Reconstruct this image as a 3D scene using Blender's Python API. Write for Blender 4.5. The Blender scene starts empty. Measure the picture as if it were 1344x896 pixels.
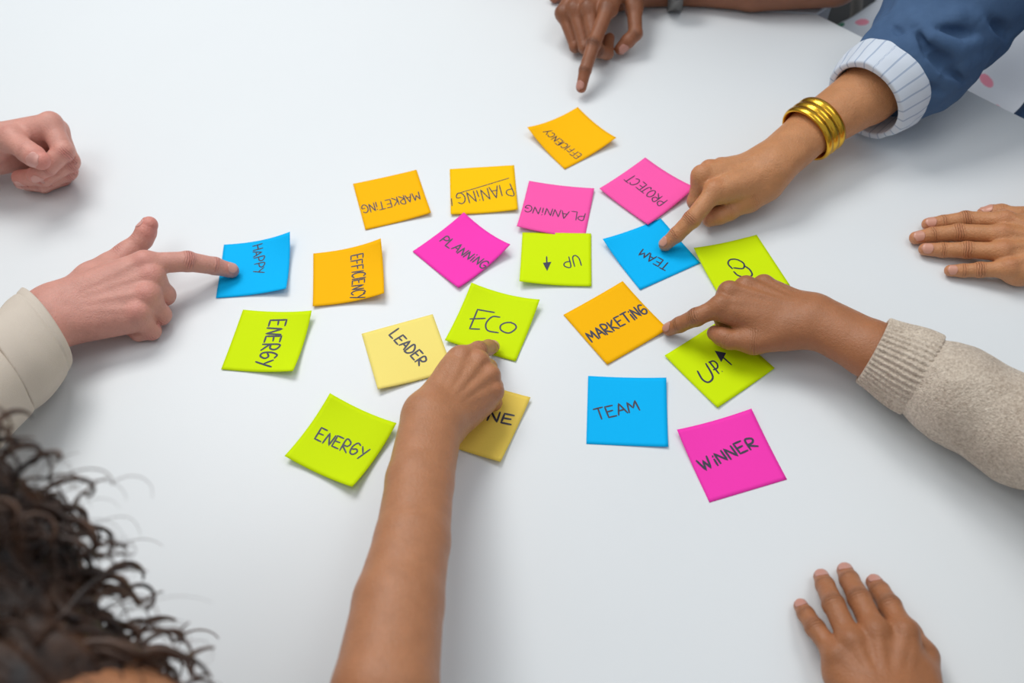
import bpy, math, random
import numpy as np
from mathutils import Matrix, Vector

# ------------------------------------------------------------------ camera, world, lights, exposure
T = 0.74                      # height of the table top above the floor
CAM_H = 0.75857               # camera above the table top
F_PX, PITCH, ROLL = 1213.15, 0.94107, -0.048862
scene = bpy.context.scene
_cp, _sp = math.cos(PITCH), math.sin(PITCH)
FW = np.array([0, _cp, -_sp]); _rt = np.array([1.0, 0, 0]); _up = np.cross(_rt, FW)
RT = math.cos(ROLL)*_rt + math.sin(ROLL)*_up
UP = -math.sin(ROLL)*_rt + math.cos(ROLL)*_up
CAM = np.array([0, 0, T + CAM_H])
cd = bpy.data.cameras.new('camera'); cam = bpy.data.objects.new('camera', cd)
scene.collection.objects.link(cam); scene.camera = cam
M = Matrix.Identity(4)
for i in range(3):
    M[i][0] = RT[i]; M[i][1] = UP[i]; M[i][2] = -FW[i]; M[i][3] = CAM[i]
cam.matrix_world = M
cd.sensor_width = 36.0; cd.lens = 36.0*F_PX/1344; cd.clip_start = 0.02
cd.dof.use_dof = True; cd.dof.focus_distance = 0.93; cd.dof.aperture_fstop = 4.0

scene.view_settings.view_transform = 'Standard'; scene.view_settings.look = 'None'
scene.view_settings.gamma = 1.0; scene.view_settings.use_curve_mapping = False
scene.view_settings.exposure = 0.0

w = bpy.data.worlds.new('world'); scene.world = w; w.use_nodes = True
w.node_tree.nodes['Background'].inputs[0].default_value = (0.835, 0.925, 1.0, 1)
w.node_tree.nodes['Background'].inputs[1].default_value = 0.49

def area(name, loc, target, size, power, col=(1, 1, 1)):
    l = bpy.data.lights.new(name, 'AREA'); l.shape = 'RECTANGLE'; l.size, l.size_y = size
    l.energy = power; l.color = col
    o = bpy.data.objects.new(name, l); scene.collection.objects.link(o)
    o.location = loc
    o.rotation_euler = (Vector(target) - Vector(loc)).to_track_quat('-Z', 'Y').to_euler()
area('ceiling_panel_light', (-0.5, 1.7, T+1.75), (0.0, 0.6, T), (1.3, 0.7), 24.5, (1.0, 0.985, 0.96))
area('ceiling_panel_light', (0.9, 0.9, T+1.85), (0.1, 0.5, T), (0.9, 0.6), 5, (1.0, 0.985, 0.96))
area('ceiling_panel_light', (-0.9, 0.4, T+1.85), (0.0, 0.6, T), (0.9, 0.6), 5, (1.0, 0.985, 0.96))

def at(px, py, zmm):
    """point that stands zmm above the table top and is seen at this pixel of the 1344x896 photograph"""
    d = FW + ((px-672)/F_PX)*RT - ((py-448)/F_PX)*UP
    return CAM + d*((T + zmm/1000.0 - CAM[2])/d[2])

def srgb(r, g, b):
    return tuple(((c/255)/12.92 if c/255 <= 0.04045 else ((c/255+0.055)/1.055)**2.4) for c in (r, g, b))

# ------------------------------------------------------------------ object helpers
def link(o): scene.collection.objects.link(o); return o
def tag(o, label=None, cat=None, group=None, kind=None):
    if label: o['label'] = label
    if cat: o['category'] = cat
    if group: o['group'] = group
    if kind: o['kind'] = kind
    return o
def empty(name, loc, label, cat, group=None):
    o = bpy.data.objects.new(name, None); link(o); o.location = [float(c) for c in loc]; o.empty_display_size = .05
    return tag(o, label, cat, group)
def obj(name, V, F, mat, parent=None, smooth=True, attrs=None, label=None):
    me = bpy.data.meshes.new(name)
    V = np.asarray(V, dtype=np.float32)
    if parent is not None:
        V = V - np.array(parent.location, dtype=np.float32)
    if isinstance(F, np.ndarray):
        n, k = F.shape
        me.vertices.add(len(V)); me.vertices.foreach_set('co', V.ravel())
        me.loops.add(n*k); me.loops.foreach_set('vertex_index', F.astype(np.int32).ravel())
        me.polygons.add(n); me.polygons.foreach_set('loop_start', np.arange(0, n*k, k, dtype=np.int32))
        me.update(calc_edges=True)
    else:
        me.from_pydata(V.tolist(), [], F)
    me.polygons.foreach_set('use_smooth', [smooth]*len(me.polygons))
    if attrs:
        for nm, a in attrs.items():
            a = np.asarray(a, dtype=np.float32)
            if a.ndim == 2:
                at_ = me.color_attributes.new(nm, 'FLOAT_COLOR', 'POINT')
                at_.data.foreach_set('color', np.c_[a, np.ones(len(a), dtype=np.float32)].astype(np.float32).ravel())
            else:
                at_ = me.attributes.new(nm, 'FLOAT', 'POINT'); at_.data.foreach_set('value', a)
    me.materials.append(mat)
    o = bpy.data.objects.new(name, me); link(o)
    if parent is not None: o.parent = parent
    if label: o['label'] = label
    me.update()
    return o

class NT:
    def __init__(s, name):
        s.m = bpy.data.materials.new(name); s.m.use_nodes = True
        s.t = s.m.node_tree; s.b = s.t.nodes['Principled BSDF']
    def n(s, typ, **kw):
        nd = s.t.nodes.new(typ)
        for k, v in kw.items():
            if k in nd.inputs: nd.inputs[k].default_value = v
            else: setattr(nd, k, v)
        return nd
    def l(s, a, ao, b, bi): s.t.links.new(a.outputs[ao], b.inputs[bi])
    def math(s, op, a, b=None, c=None):
        nd = s.t.nodes.new('ShaderNodeMath'); nd.operation = op
        for i, v in enumerate((a, b, c)):
            if v is None: continue
            if isinstance(v, tuple): s.t.links.new(v[0].outputs[v[1]], nd.inputs[i])
            else: nd.inputs[i].default_value = v
        return (nd, 0)
    def noise(s, scale, detail=3, rough=.5, vec=None):
        nd = s.n('ShaderNodeTexNoise', Scale=scale, Detail=detail, Roughness=rough)
        if vec: s.t.links.new(vec[0].outputs[vec[1]], nd.inputs['Vector'])
        return nd
    def bump(s, h, dist, strength=1.0, prev=None):
        nd = s.n('ShaderNodeBump', Distance=dist, Strength=strength)
        s.t.links.new(h[0].outputs[h[1]], nd.inputs['Height'])
        if prev: s.t.links.new(prev.outputs[0], nd.inputs['Normal'])
        return nd
    def obco(s): return (s.n('ShaderNodeTexCoord'), 'Object')

def plain(name, col, rough=.5, metal=0, bump=None, var=0.0, vscale=30, spec=.5):
    k = NT(name); k.b.inputs['Base Color'].default_value = (*col, 1)
    k.b.inputs['Roughness'].default_value = rough; k.b.inputs['Metallic'].default_value = metal
    k.b.inputs['Specular IOR Level'].default_value = spec
    co = k.obco()
    if var:
        nz = k.noise(vscale, 4, .6, co); mx = k.n('ShaderNodeMix', data_type='RGBA')
        mx.inputs[6].default_value = (*[c*(1-var) for c in col], 1); mx.inputs[7].default_value = (*[min(1, c*(1+var)) for c in col], 1)
        k.l(nz, 0, mx, 0); k.l(mx, 2, k.b, 'Base Color')
    if bump:
        nz = k.noise(bump[0], 4, .6, co); b = k.bump((nz, 0), bump[1]); k.l(b, 0, k.b, 'Normal')
    return k.m

def skin_mat(name, fine=1.0, vein=0.0, rough=.47):
    k = NT(name)
    co = k.obco()
    a = k.n('ShaderNodeVertexColor', layer_name='tone')
    cu = k.n('ShaderNodeAttribute', attribute_name='crease_u'); cw = k.n('ShaderNodeAttribute', attribute_name='crease_w')
    nz = k.noise(70, 4, .6, co); nz2 = k.noise(420, 3, .6, co)
    # wavy crease lines across the joints
    wv = k.math('MULTIPLY_ADD', (k.noise(160, 2, .5, co), 0), 3.0, (cu, 'Fac'))
    s1 = k.math('SINE', k.math('MULTIPLY', wv, 2.7))
    s2 = k.math('POWER', k.math('MULTIPLY_ADD', s1, .5, .5), 4.0)
    cr = k.math('MULTIPLY', s2, (cw, 'Fac'))
    v1 = k.math('MULTIPLY_ADD', (nz, 0), .34, .83)
    v2 = k.math('MULTIPLY_ADD', (nz2, 0), .16, .92)
    v = k.math('MULTIPLY', v1, v2)
    v = k.math('MULTIPLY', v, k.math('MULTIPLY_ADD', cr, -.20, 1.0))
    mx = k.n('ShaderNodeVectorMath', operation='SCALE'); k.l(a, 0, mx, 0); k.l(v[0], 0, mx, 'Scale')
    k.l(mx, 0, k.b, 'Base Color')
    b1 = k.bump((nz2, 0), .0005*fine)
    b2 = k.bump(cr, -.0007, 1.0, b1)
    vor = k.n('ShaderNodeTexVoronoi', Scale=900); k.l(co[0], co[1], vor, 'Vector')
    b3 = k.bump((vor, 0), .00018*fine, 1.0, b2)
    last = b3
    if vein:
        nv = k.noise(38, 2, .5, co); last = k.bump((nv, 0), vein, 1.0, b3)
    k.l(last, 0, k.b, 'Normal')
    k.b.inputs['Roughness'].default_value = rough
    k.b.inputs['Subsurface Weight'].default_value = .12
    k.b.inputs['Subsurface Radius'].default_value = (.9, .35, .2)
    k.b.inputs['Subsurface Scale'].default_value = .004
    k.b.inputs['Specular IOR Level'].default_value = .42
    return k.m

# ------------------------------------------------------------------ implicit surfaces -> meshes
BIG = 0.2
def smin(a, b, k):
    if k <= 1e-6: return np.minimum(a, b)
    h = np.maximum(k - np.abs(a-b), 0)/k
    return np.minimum(a, b) - h*h*k*.25
def smax(a, b, k): return -smin(-a, -b, k)
def nrm(v):
    v = np.asarray(v, float); return v/max(np.linalg.norm(v), 1e-9)

class Cap:
    """tapered capsule, optionally flattened along n"""
    def __init__(s, a, b, ra, rb=None, n=None, fl=1.0):
        s.a = np.asarray(a, float); s.b = np.asarray(b, float); s.ra = ra; s.rb = ra if rb is None else rb
        s.fl = fl; s.n = None if n is None else nrm(n)
        s.c = (s.a+s.b)/2; s.R = np.linalg.norm(s.b-s.a)/2 + max(s.ra, s.rb)
    def d(s, P):
        ab = s.b-s.a; L2 = float(ab@ab)+1e-12
        q = P - s.a.astype(P.dtype)
        t = np.clip((q@ab.astype(P.dtype))/L2, 0, 1)
        q = q - t[..., None]*ab.astype(P.dtype)
        r = s.ra + (s.rb-s.ra)*t
        l2 = (q*q).sum(-1)
        if s.n is not None and s.fl < .999:
            h = q@s.n.astype(P.dtype)
            l2 = l2 + h*h*(1/s.fl**2 - 1)
            l = np.sqrt(l2)
            return (l - r)*(s.fl + (1-s.fl)*.5)
        return np.sqrt(l2) - r
def Ball(c, r, n=None, fl=1.0): return Cap(c, np.asarray(c, float)+[0, 0, 1e-5], r, r, n, fl)
class Ell:
    def __init__(s, c, axes, rad):
        s.c = np.asarray(c, float); s.A = np.array([nrm(a) for a in axes]); s.r = np.asarray(rad, float); s.R = max(rad)
    def d(s, P):
        q = ((P - s.c.astype(P.dtype))@s.A.T.astype(P.dtype))
        k0 = np.sqrt(((q/s.r.astype(P.dtype))**2).sum(-1)); k1 = np.sqrt(((q/(s.r**2).astype(P.dtype))**2).sum(-1))
        return np.where(k1 > 1e-6, k0*(k0-1)/np.maximum(k1, 1e-6), -s.r.min()).astype(P.dtype)
class Box:
    def __init__(s, c, axes, half, rd):
        s.c = np.asarray(c, float); s.A = np.array([nrm(a) for a in axes]); s.h = np.asarray(half, float)-rd; s.rd = rd; s.R = float(np.linalg.norm(half))
    def d(s, P):
        q = np.abs((P - s.c.astype(P.dtype))@s.A.T.astype(P.dtype)) - s.h.astype(P.dtype)
        return np.sqrt((np.maximum(q, 0)**2).sum(-1)) + np.minimum(q.max(-1), 0) - s.rd

def ev(prim, P, C, hd, pad=.016):
    """evaluate prim only in blocks near it"""
    if C is None: return prim.d(P)
    m = np.sqrt(((C-prim.c)**2).sum(-1)) < prim.R + hd + pad
    out = np.full(P.shape[:-1], BIG, dtype=P.dtype)
    if m.any(): out[m] = prim.d(P[m])
    return out
def chain(prims, k):
    def f(P, C, hd):
        r = None
        for p in prims:
            e = ev(p, P, C, hd); r = e if r is None else smin(r, e, k)
        return r
    return f

def mesh_sdf(fn, lo, hi, h, B=8):
    lo = np.asarray(lo, float); hi = np.asarray(hi, float)
    nb = np.ceil((hi-lo)/(h*B)).astype(int)
    hd = h*B*math.sqrt(3)/2
    g = np.stack(np.meshgrid(*[np.arange(n) for n in nb], indexing='ij'), -1).reshape(-1, 3)
    cen = lo + (g+.5)*h*B
    keep = []
    for s in range(0, len(g), 40000):
        c = cen[s:s+40000]
        d = fn(c[:, None, :].astype(np.float32), c, .05)[:, 0]
        keep.append(np.abs(d) < hd*1.25 + .003)
    g = g[np.concatenate(keep)]; cen = lo + (g+.5)*h*B
    o = np.stack(np.meshgrid(*[np.arange(B+1)]*3, indexing='ij'), -1).reshape(-1, 3)
    Vv = []
    for s in range(0, len(g), 600):
        gg = g[s:s+600]
        P = (lo + (gg[:, None, :]*B + o[None])*h).astype(np.float32)
        Vv.append(fn(P, cen[s:s+600], hd))
    Vl = np.concatenate(Vv).reshape(-1, B+1, B+1, B+1)
    s8 = [Vl[:, a:a+B, b:b+B, c:c+B] for a in (0, 1) for b in (0, 1) for c in (0, 1)]
    neg = sum((x < 0).astype(np.int8) for x in s8)
    bi, ci, cj, ck = np.nonzero((neg > 0) & (neg < 8))
    vals = np.stack([x[bi, ci, cj, ck] for x in s8], -1)
    cor = np.array([(a, b, c) for a in (0, 1) for b in (0, 1) for c in (0, 1)], float)
    acc = np.zeros((len(bi), 3)); cnt = np.zeros(len(bi))
    for i in range(8):
        for j in range(i+1, 8):
            if abs(cor[i]-cor[j]).sum() != 1: continue
            a, b = vals[:, i], vals[:, j]; m = (a < 0) != (b < 0)
            t = np.where(m, a/np.where(m, a-b, 1), 0)
            acc += m[:, None]*(cor[i] + t[:, None]*(cor[j]-cor[i])); cnt += m
    cell = g[bi]*B + np.stack([ci, cj, ck], -1)
    verts = lo + (cell + acc/cnt[:, None])*h
    N = nb*B + 4
    key = lambda c: ((c[:, 0]+1)*N[1] + c[:, 1]+1)*N[2] + c[:, 2]+1
    K = key(cell); order = np.argsort(K); Ks = K[order]
    quads = []
    s0 = vals[:, 0] < 0
    for ax, ci1, offs in ((0, 4, [(0, 0, 0), (0, -1, 0), (0, -1, -1), (0, 0, -1)]),
                          (1, 2, [(0, 0, 0), (0, 0, -1), (-1, 0, -1), (-1, 0, 0)]),
                          (2, 1, [(0, 0, 0), (-1, 0, 0), (-1, -1, 0), (0, -1, 0)])):
        m = s0 != (vals[:, ci1] < 0)
        cm = cell[m]; idx = []; ok = np.ones(len(cm), bool)
        for of in offs:
            kk = key(cm + np.array(of)); p = np.searchsorted(Ks, kk); p = np.minimum(p, len(Ks)-1)
            ok &= Ks[p] == kk; idx.append(order[p])
        q = np.stack(idx, -1); fl = ~s0[m]
        q[fl] = q[fl][:, ::-1]
        quads.append(q[ok])
    Q = np.concatenate(quads)
    # vertex normals, one Newton step onto the surface
    nv = vnorm(verts, Q)
    d = np.concatenate([fn(verts[None, s:s+20000].astype(np.float32), None, 0)[0] for s in range(0, len(verts), 20000)])
    verts = verts - nv*np.clip(d, -h*.6, h*.6)[:, None]
    return verts, Q
def vnorm(V, Q):
    fn_ = np.cross(V[Q[:, 2]]-V[Q[:, 0]], V[Q[:, 3]]-V[Q[:, 1]])
    n = np.zeros_like(V)
    for k in range(3):
        for c in range(4): n[:, k] += np.bincount(Q[:, c], fn_[:, k], len(V))
    return n/np.maximum(np.linalg.norm(n, axis=1), 1e-12)[:, None]

def wob(P, f, seed=0):
    """smooth pseudo noise in -1..1"""
    x, y, z = P[..., 0]*f, P[..., 1]*f, P[..., 2]*f; s = seed
    return (np.sin(x*1.0+1.3*y+s)*np.cos(y*1.1-z*.9+2*s) + np.sin(1.7*y+.6*x-z*1.3+3.1*s)*.6 + np.cos(2.1*z+1.9*x-.8*y+s)*.5)/2.1

# ------------------------------------------------------------------ hands
def rot_between(a, b):
    a, b = nrm(a), nrm(b); v = np.cross(a, b); c = float(a@b)
    if c < -.999: return np.eye(3)
    K = np.array([[0, -v[2], v[1]], [v[2], 0, -v[0]], [-v[1], v[0], 0]])
    return np.eye(3) + K + K@K/(1+c)

class Hand:
    NAMES = ('index', 'middle', 'ring', 'pinky')
    def __init__(s, side, wrist, fingers, thumb, forearm, scale=1.0, wr=(29, .66), fat=1.0, palm=1.0, thumb_n=None,
                 floor=.0003, name='', report=True, palm_k=.010, thenar=1.0, tendon=.5, nroll=(0, 0, 0)):
        s.side = side; mm = .001*scale; s.mm = mm
        s.W = at(*wrist); s.F = {k: [at(*p) for p in v] for k, v in fingers.items()}
        s.Th = [at(*p) for p in thumb]
        i0, m0, p0 = s.F['index'][0], s.F['middle'][0], s.F['pinky'][0]
        N = nrm(np.cross(i0-s.W, p0-s.W)); N = -N if side == 'R' else N
        if N[2] < 0 and report: print('hand normal points down', name, N)
        s.N = N; s.NF = nrm(N + np.array(nroll, float)); X = nrm((i0+p0)/2 - s.W); S = nrm(np.cross(X, N)); S = S if (i0-p0)@S > 0 else -S   # S towards the thumb side
        s.X, s.S = X, S
        rad = {'index': (10.3, 9.3, 8.3, 7.0), 'middle': (10.6, 9.6, 8.5, 7.2), 'ring': (10.2, 9.1, 8.1, 6.9), 'pinky': (9.2, 8.0, 7.2, 6.2)}
        palmp = []
        wid = np.linalg.norm(i0-p0)
        for k in s.NAMES:
            m = s.F[k][0]; lat = float((m-(i0+p0)/2)@S)
            c = s.W + S*lat*.55 + X*.012 - N*.002
            r = 11.5*mm*palm
            palmp.append(Cap(c, m - N*.001, r*1.12, rad[k][0]*mm*1.02*palm))
            palmp.append(Cap(c - N*.008, m - N*.006 - X*.006, r, 9.5*mm*palm))
        cmc, tm, ti, tt = s.Th
        palmp.append(Cap(cmc, tm, 14.5*mm*thenar, 11.8*mm*(1+(thenar-1)*.5)))
        palmp.append(Cap(s.W + S*.012 + X*.01 - N*.004, cmc, 14*mm, 14*mm*thenar))
        palmp.append(Cap(cmc + (s.F['index'][0]-cmc)*.35, s.W + (i0-s.W)*.80 - N*.004, 10.5*mm, 9*mm))
        palmp.append(Cap((cmc+tm)/2, s.W + (i0-s.W)*.7 - N*.005, 9*mm, 8*mm))
        palmp.append(Cap(s.W - S*.014 + X*.014 - N*.008, p0 - N*.008 - X*.014, 14*mm, 10.5*mm))
        # forearm
        pts = [(s.W, wr[0]*.001, wr[1])] + [(at(*p[:3]) if len(p) == 5 else np.array(p[0]), p[-2]*.001, p[-1]) for p in forearm]
        s.pts = pts; fa = []
        for (a, ra, fl), (b, rb, fl2) in zip(pts[:-1], pts[1:]):
            fn_ = nrm(N - (N@nrm(b-a))*nrm(b-a)) if False else nrm(s.fn(N, a, b)); 
            fa.append(Cap(a, b, ra, rb, fn_, (fl+fl2)/2))
        s.fa = fa
        fpalm = chain(palmp, palm_k); ffore = chain(fa, .004)
        knuck = [Ball(s.F[k][0] + N*.0018, 10.2*mm*palm) for k in s.NAMES]
        tend = [Cap(s.F[k][0] + N*(.0078+.0008*tendon)*palm*scale, s.W + (s.F[k][0]-s.W)*.25 + N*.009, (2.2+.6*tendon)*mm, 3.4*mm) for k in s.NAMES]
        s.seg = []     # (a, b, ra, rb, dorsal normal, finger, segment)
        fing = []
        for k in s.NAMES:
            J = s.F[k]; R = [r*mm*fat for r in rad[k]]; n = s.NF.copy(); prev = nrm(J[0]-s.W); segs = []
            for q in range(3):
                a = nrm(J[q+1]-J[q]); n = rot_between(prev, a)@n; n = nrm(n - (n@a)*a); prev = a
                s.seg.append((J[q], J[q+1], R[q], R[q+1], n.copy(), k, q)); segs.append(Cap(J[q], J[q+1], R[q]*(.97 if q == 0 else 1), R[q+1]))
            fing.append((segs, Ball(J[1], R[1]*1.05), k))
        tn = nrm(S*.75 + N*.65) if thumb_n is None else nrm(thumb_n)
        prev = nrm(tm-cmc); n = nrm(tn - (tn@prev)*prev); TR = [12*mm, 10.6*mm*fat, 10*mm*fat, 8.0*mm*fat]
        for q, (a_, b_) in enumerate(zip(s.Th[:-1], s.Th[1:])):
            a = nrm(b_-a_); n = rot_between(prev, a)@n; n = nrm(n-(n@a)*a); prev = a
            s.seg.append((a_, b_, TR[q], TR[q+1], n.copy(), 'thumb', q))
        th = [Cap(tm, ti, TR[1], TR[2]*.96), Cap(ti, (ti+tt)/2, TR[2]*.96, TR[2]*.98), Cap((ti+tt)/2, tt, TR[2]*.98, TR[3])]
        s.floor = floor
        def f(P, C, hd):
            pm = smin(fpalm(P, C, hd), ffore(P, C, hd), .014)
            for b in knuck: pm = smin(pm, ev(b, P, C, hd), .003)
            for b in tend: pm = smin(pm, ev(b, P, C, hd), .004)
            tot = pm
            for segs, ball, k in fing:
                a = smin(ev(segs[0], P, C, hd), pm, .006)
                md = smin(ev(segs[1], P, C, hd), ev(segs[2], P, C, hd), .0025)
                a = smin(a, smin(md, ev(ball, P, C, hd), .002), .002)
                tot = smin(tot, a, .0007)
            a = smin(ev(th[0], P, C, hd), pm, .009)
            a = smin(a, smin(ev(th[1], P, C, hd), ev(th[2], P, C, hd), .002), .003)
            tot = smin(tot, a, .0007)
            return smax(tot, (T + s.floor) - P[..., 2], .003)
        s.f = f
        if report:
            L = {k: [round(float(np.linalg.norm(b-a)*1000)) for a, b in zip(v[:-1], v[1:])] for k, v in {**s.F, 'thumb': s.Th}.items()}
            pl = {k: round(float(np.linalg.norm(s.F[k][0]-s.W)*1000)) for k in s.NAMES}
            print('HAND', name, 'bones', L, 'palm', pl, 'width', round(wid*1000), 'N', N.round(2), 'forearm', [round(float(np.linalg.norm(a[0]-b[0])*1000)) for a, b in zip(pts[:-1], pts[1:])])
    def fn(s, N, a, b):
        d = nrm(b-a); n = N - (N@d)*d; n = n*0.5 + np.array([0, 0, 1.0])*.5; return n - (n@d)*d
    def mesh(s, h=.00115, clip=None):
        A = [p[0] for p in s.pts] + s.Th + [q for v in s.F.values() for q in v]
        A = np.array(A); r = max(p[1] for p in s.pts)+.012
        lo = A.min(0)-r; hi = A.max(0)+r; lo[2] = max(lo[2], T-.004)
        return mesh_sdf(s.f, lo, hi, h)
    def attrs(s, V, nv, base, red, redw, knuck, knw, palm_col, palm_w):
        """true skin tone: base, warmer fingertips and joints, paler palm; crease coordinates"""
        tone = np.tile(np.array(base, float), (len(V), 1)); cu = np.zeros(len(V)); cw = np.zeros(len(V))
        red = np.array(red); knuck = np.array(knuck); wr_ = np.zeros(len(V)); wk = np.zeros(len(V))
        for a, b, ra, rb, n, k, q in s.seg:
            ax = nrm(b-a); L = np.linalg.norm(b-a)
            if q == 2:
                t = ((V-a)@ax)/L; d = np.linalg.norm((V-a)-np.clip(t, 0, 1)[:, None]*(b-a), axis=1)
                wr_ = np.maximum(wr_, np.clip((t-.1)/.9, 0, 1)*(d < rb*1.45))
            if q >= 1:
                v = V-a; u = (v@ax)*1000; dist = np.linalg.norm(v, axis=1)
                dw = np.clip((v@n)/(ra*.9), 0, 1)
                span = (7.5 if q == 1 else 4.5)
                wgt = np.clip(1-np.abs(u)/span, 0, 1)*np.clip(dw*1.6-.25, 0, 1)*(dist < ra*1.6)*(1.0 if q == 1 else .7)*(.45 if k == 'thumb' else 1)
                m = wgt > cw; cu[m] = u[m]; cw[m] = wgt[m]; wk = np.maximum(wk, wgt)
        for k in s.NAMES:
            d = np.linalg.norm(V-(s.F[k][0]+s.N*.010), axis=1); wk = np.maximum(wk, np.clip(1-d/.013, 0, 1)*.9)
        pw = np.clip(-(nv@s.N)*1.6 - .1, 0, 1)*palm_w
        hand_only = np.clip(1 - ((V-s.W)@(-s.X))/.03, 0, 1)
        tone += (np.array(palm_col)-tone)*(pw*hand_only)[:, None]
        tone += (red-tone)*(wr_*redw)[:, None]
        tone += (knuck-tone)*(wk*knw)[:, None]
        return {'tone': tone, 'crease_u': cu, 'crease_w': np.clip(cw*1.3, 0, 1)}
    def nails(s, mat, parent, which, L=.0118, wdeg=52, fw=1.0):
        for a, b, ra, rb, n, k, q in s.seg:
            if q != 2 or k not in which: continue
            ax = nrm(b-a); side = np.cross(n, ax); ln = L*(1.15 if k == 'thumb' else .82 if k == 'pinky' else 1)*fw
            c0 = b - ax*(ln*.12)
            nu, nv_ = 13, 13; Vt = []; 
            for j in range(nv_):
                v = -1 + 2*j/(nv_-1)
                wv = (1-abs(v)**3.6)**.5 if abs(v) < 1 else 0.0
                wv = max(wv, .38)
                for i in range(nu):
                    u = -1 + 2*i/(nu-1); ph = math.radians(wdeg)*u*wv
                    edge = (1-.18*u*u) if v > 0 else (1-.12*u*u)
                    o = c0 + ax*(ln/2*v*edge)
                    dr = math.cos(ph)*n + math.sin(ph)*side
                    Vt.append((o, dr))
            O = np.array([x[0] for x in Vt]); D = np.array([x[1] for x in Vt])
            lo_, hi_ = np.zeros(len(O)), np.full(len(O), ra*2.2)
            for _ in range(16):
                m = (lo_+hi_)/2; f = s.f((O+D*m[:, None])[None].astype(np.float32), None, 0)[0]
                ins = f < 0; lo_ = np.where(ins, m, lo_); hi_ = np.where(ins, hi_, m)
            top = O + D*(hi_+.0005)[:, None]; bot = O + D*(hi_-.0008)[:, None]
            V = np.concatenate([top, bot]); F = []
            idx = lambda i, j: j*nu+i
            for j in range(nv_-1):
                for i in range(nu-1):
                    q4 = [idx(i, j), idx(i, j+1), idx(i+1, j+1), idx(i+1, j)]
                    F.append(q4); F.append([x+nu*nv_ for x in q4[::-1]])
            rim = [idx(i, 0) for i in range(nu)] + [idx(nu-1, j) for j in range(1, nv_)] + [idx(i, nv_-1) for i in range(nu-2, -1, -1)] + [idx(0, j) for j in range(nv_-2, 0, -1)]
            for x, y in zip(rim, rim[1:]+rim[:1]): F.append([x, y, y+nu*nv_, x+nu*nv_])
            obj('fingernail', V, F, mat, parent)

def merge(parts):
    """several (V, Q, attrs) shells -> one mesh"""
    V = np.concatenate([p[0] for p in parts]); off = 0; Q = []
    for p in parts: Q.append(p[1]+off); off += len(p[0])
    A = {k: np.concatenate([p[2][k] for p in parts]) for k in parts[0][2]}
    return V, np.concatenate(Q), A
def body_attrs(V, tone):
    return {'tone': np.tile(np.array(tone, float), (len(V), 1)), 'crease_u': np.zeros(len(V)), 'crease_w': np.zeros(len(V))}
def bounds(prims, pad):
    lo = np.min([p.c-p.R for p in prims], 0)-pad; hi = np.max([p.c+p.R for p in prims], 0)+pad; return lo, hi

# ------------------------------------------------------------------ room and table
floor_m = plain('dark_carpet', srgb(52, 54, 58), .95, 0, (300, .002), .25, 120)
obj('floor', [(-4, -3.5, 0), (4, -3.5, 0), (4, 4.5, 0), (-4, 4.5, 0), (-4, -3.5, -.05), (4, -3.5, -.05), (4, 4.5, -.05), (-4, 4.5, -.05)],
    [[0, 1, 2, 3], [7, 6, 5, 4], [0, 4, 5, 1], [1, 5, 6, 2], [2, 6, 7, 3], [3, 7, 4, 0]], floor_m, smooth=False)['kind'] = 'structure'

wall_m = plain('white_wall_paint', (.78, .79, .80), .8, 0, (200, .0003))
for nm, c, hf in (('wall_back', (0, 4.55, 1.4), (4.1, .05, 1.4)), ('wall_front', (0, -3.55, 1.4), (4.1, .05, 1.4)),
                  ('wall_left', (-4.05, .5, 1.4), (.05, 4.0, 1.4)), ('wall_right', (4.05, .5, 1.4), (.05, 4.0, 1.4))):
    V = [(c[0]+x*hf[0], c[1]+y*hf[1], c[2]+z*hf[2]) for z in (-1, 1) for x, y in ((-1, -1), (1, -1), (1, 1), (-1, 1))]
    obj(nm, V, [[3, 2, 1, 0], [4, 5, 6, 7], [0, 1, 5, 4], [1, 2, 6, 5], [2, 3, 7, 6], [3, 0, 4, 7]], wall_m, smooth=False)['kind'] = 'structure'

table_m = plain('white_laminate', (.785, .815, .835), .36, 0, (900, .00006), .012, 6, .35)
edge_m = plain('grey_edge_band', srgb(176, 182, 188), .5)
leg_m = plain('grey_steel', srgb(140, 136, 132), .4, .15)
def prism(poly, z0, z1, bev=.0015):
    n = len(poly); P = np.array(poly); c = P.mean(0)
    V = []; 
    for z, s in ((z0, 0), (z1-bev, 0), (z1, bev)):
        for p in P:
            q = p - nrm(np.append(p-c, 0))[:2]*s; V.append((q[0], q[1], z))
    F = [list(range(n-1, -1, -1)), list(range(2*n, 3*n))]
    for l in range(2):
        for i in range(n):
            j = (i+1) % n; F.append([l*n+i, l*n+j, (l+1)*n+j, (l+1)*n+i])
    return V, F
def tube(a, b, r, n=16):
    a, b = np.array(a, float), np.array(b, float); d = nrm(b-a); u = nrm(np.cross(d, [0, 1, .3])); v = np.cross(d, u)
    V = [a + r*(math.cos(2*math.pi*i/n)*u + math.sin(2*math.pi*i/n)*v) for i in range(n)] + [b + r*(math.cos(2*math.pi*i/n)*u + math.sin(2*math.pi*i/n)*v) for i in range(n)]
    F = [[i, (i+1) % n, n+(i+1) % n, n+i] for i in range(n)] + [list(range(n-1, -1, -1)), list(range(n, 2*n))]
    return V, F
def boxm(c, h, rz=0):
    c = np.array(c, float); V = []
    for z in (-1, 1):
        for x, y in ((-1, -1), (1, -1), (1, 1), (-1, 1)):
            X, Y = x*h[0], y*h[1]; V.append(c+[X*math.cos(rz)-Y*math.sin(rz), X*math.sin(rz)+Y*math.cos(rz), z*h[2]])
    return V, [[3, 2, 1, 0], [4, 5, 6, 7], [0, 1, 5, 4], [1, 2, 6, 5], [2, 3, 7, 6], [3, 0, 4, 7]]
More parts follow.
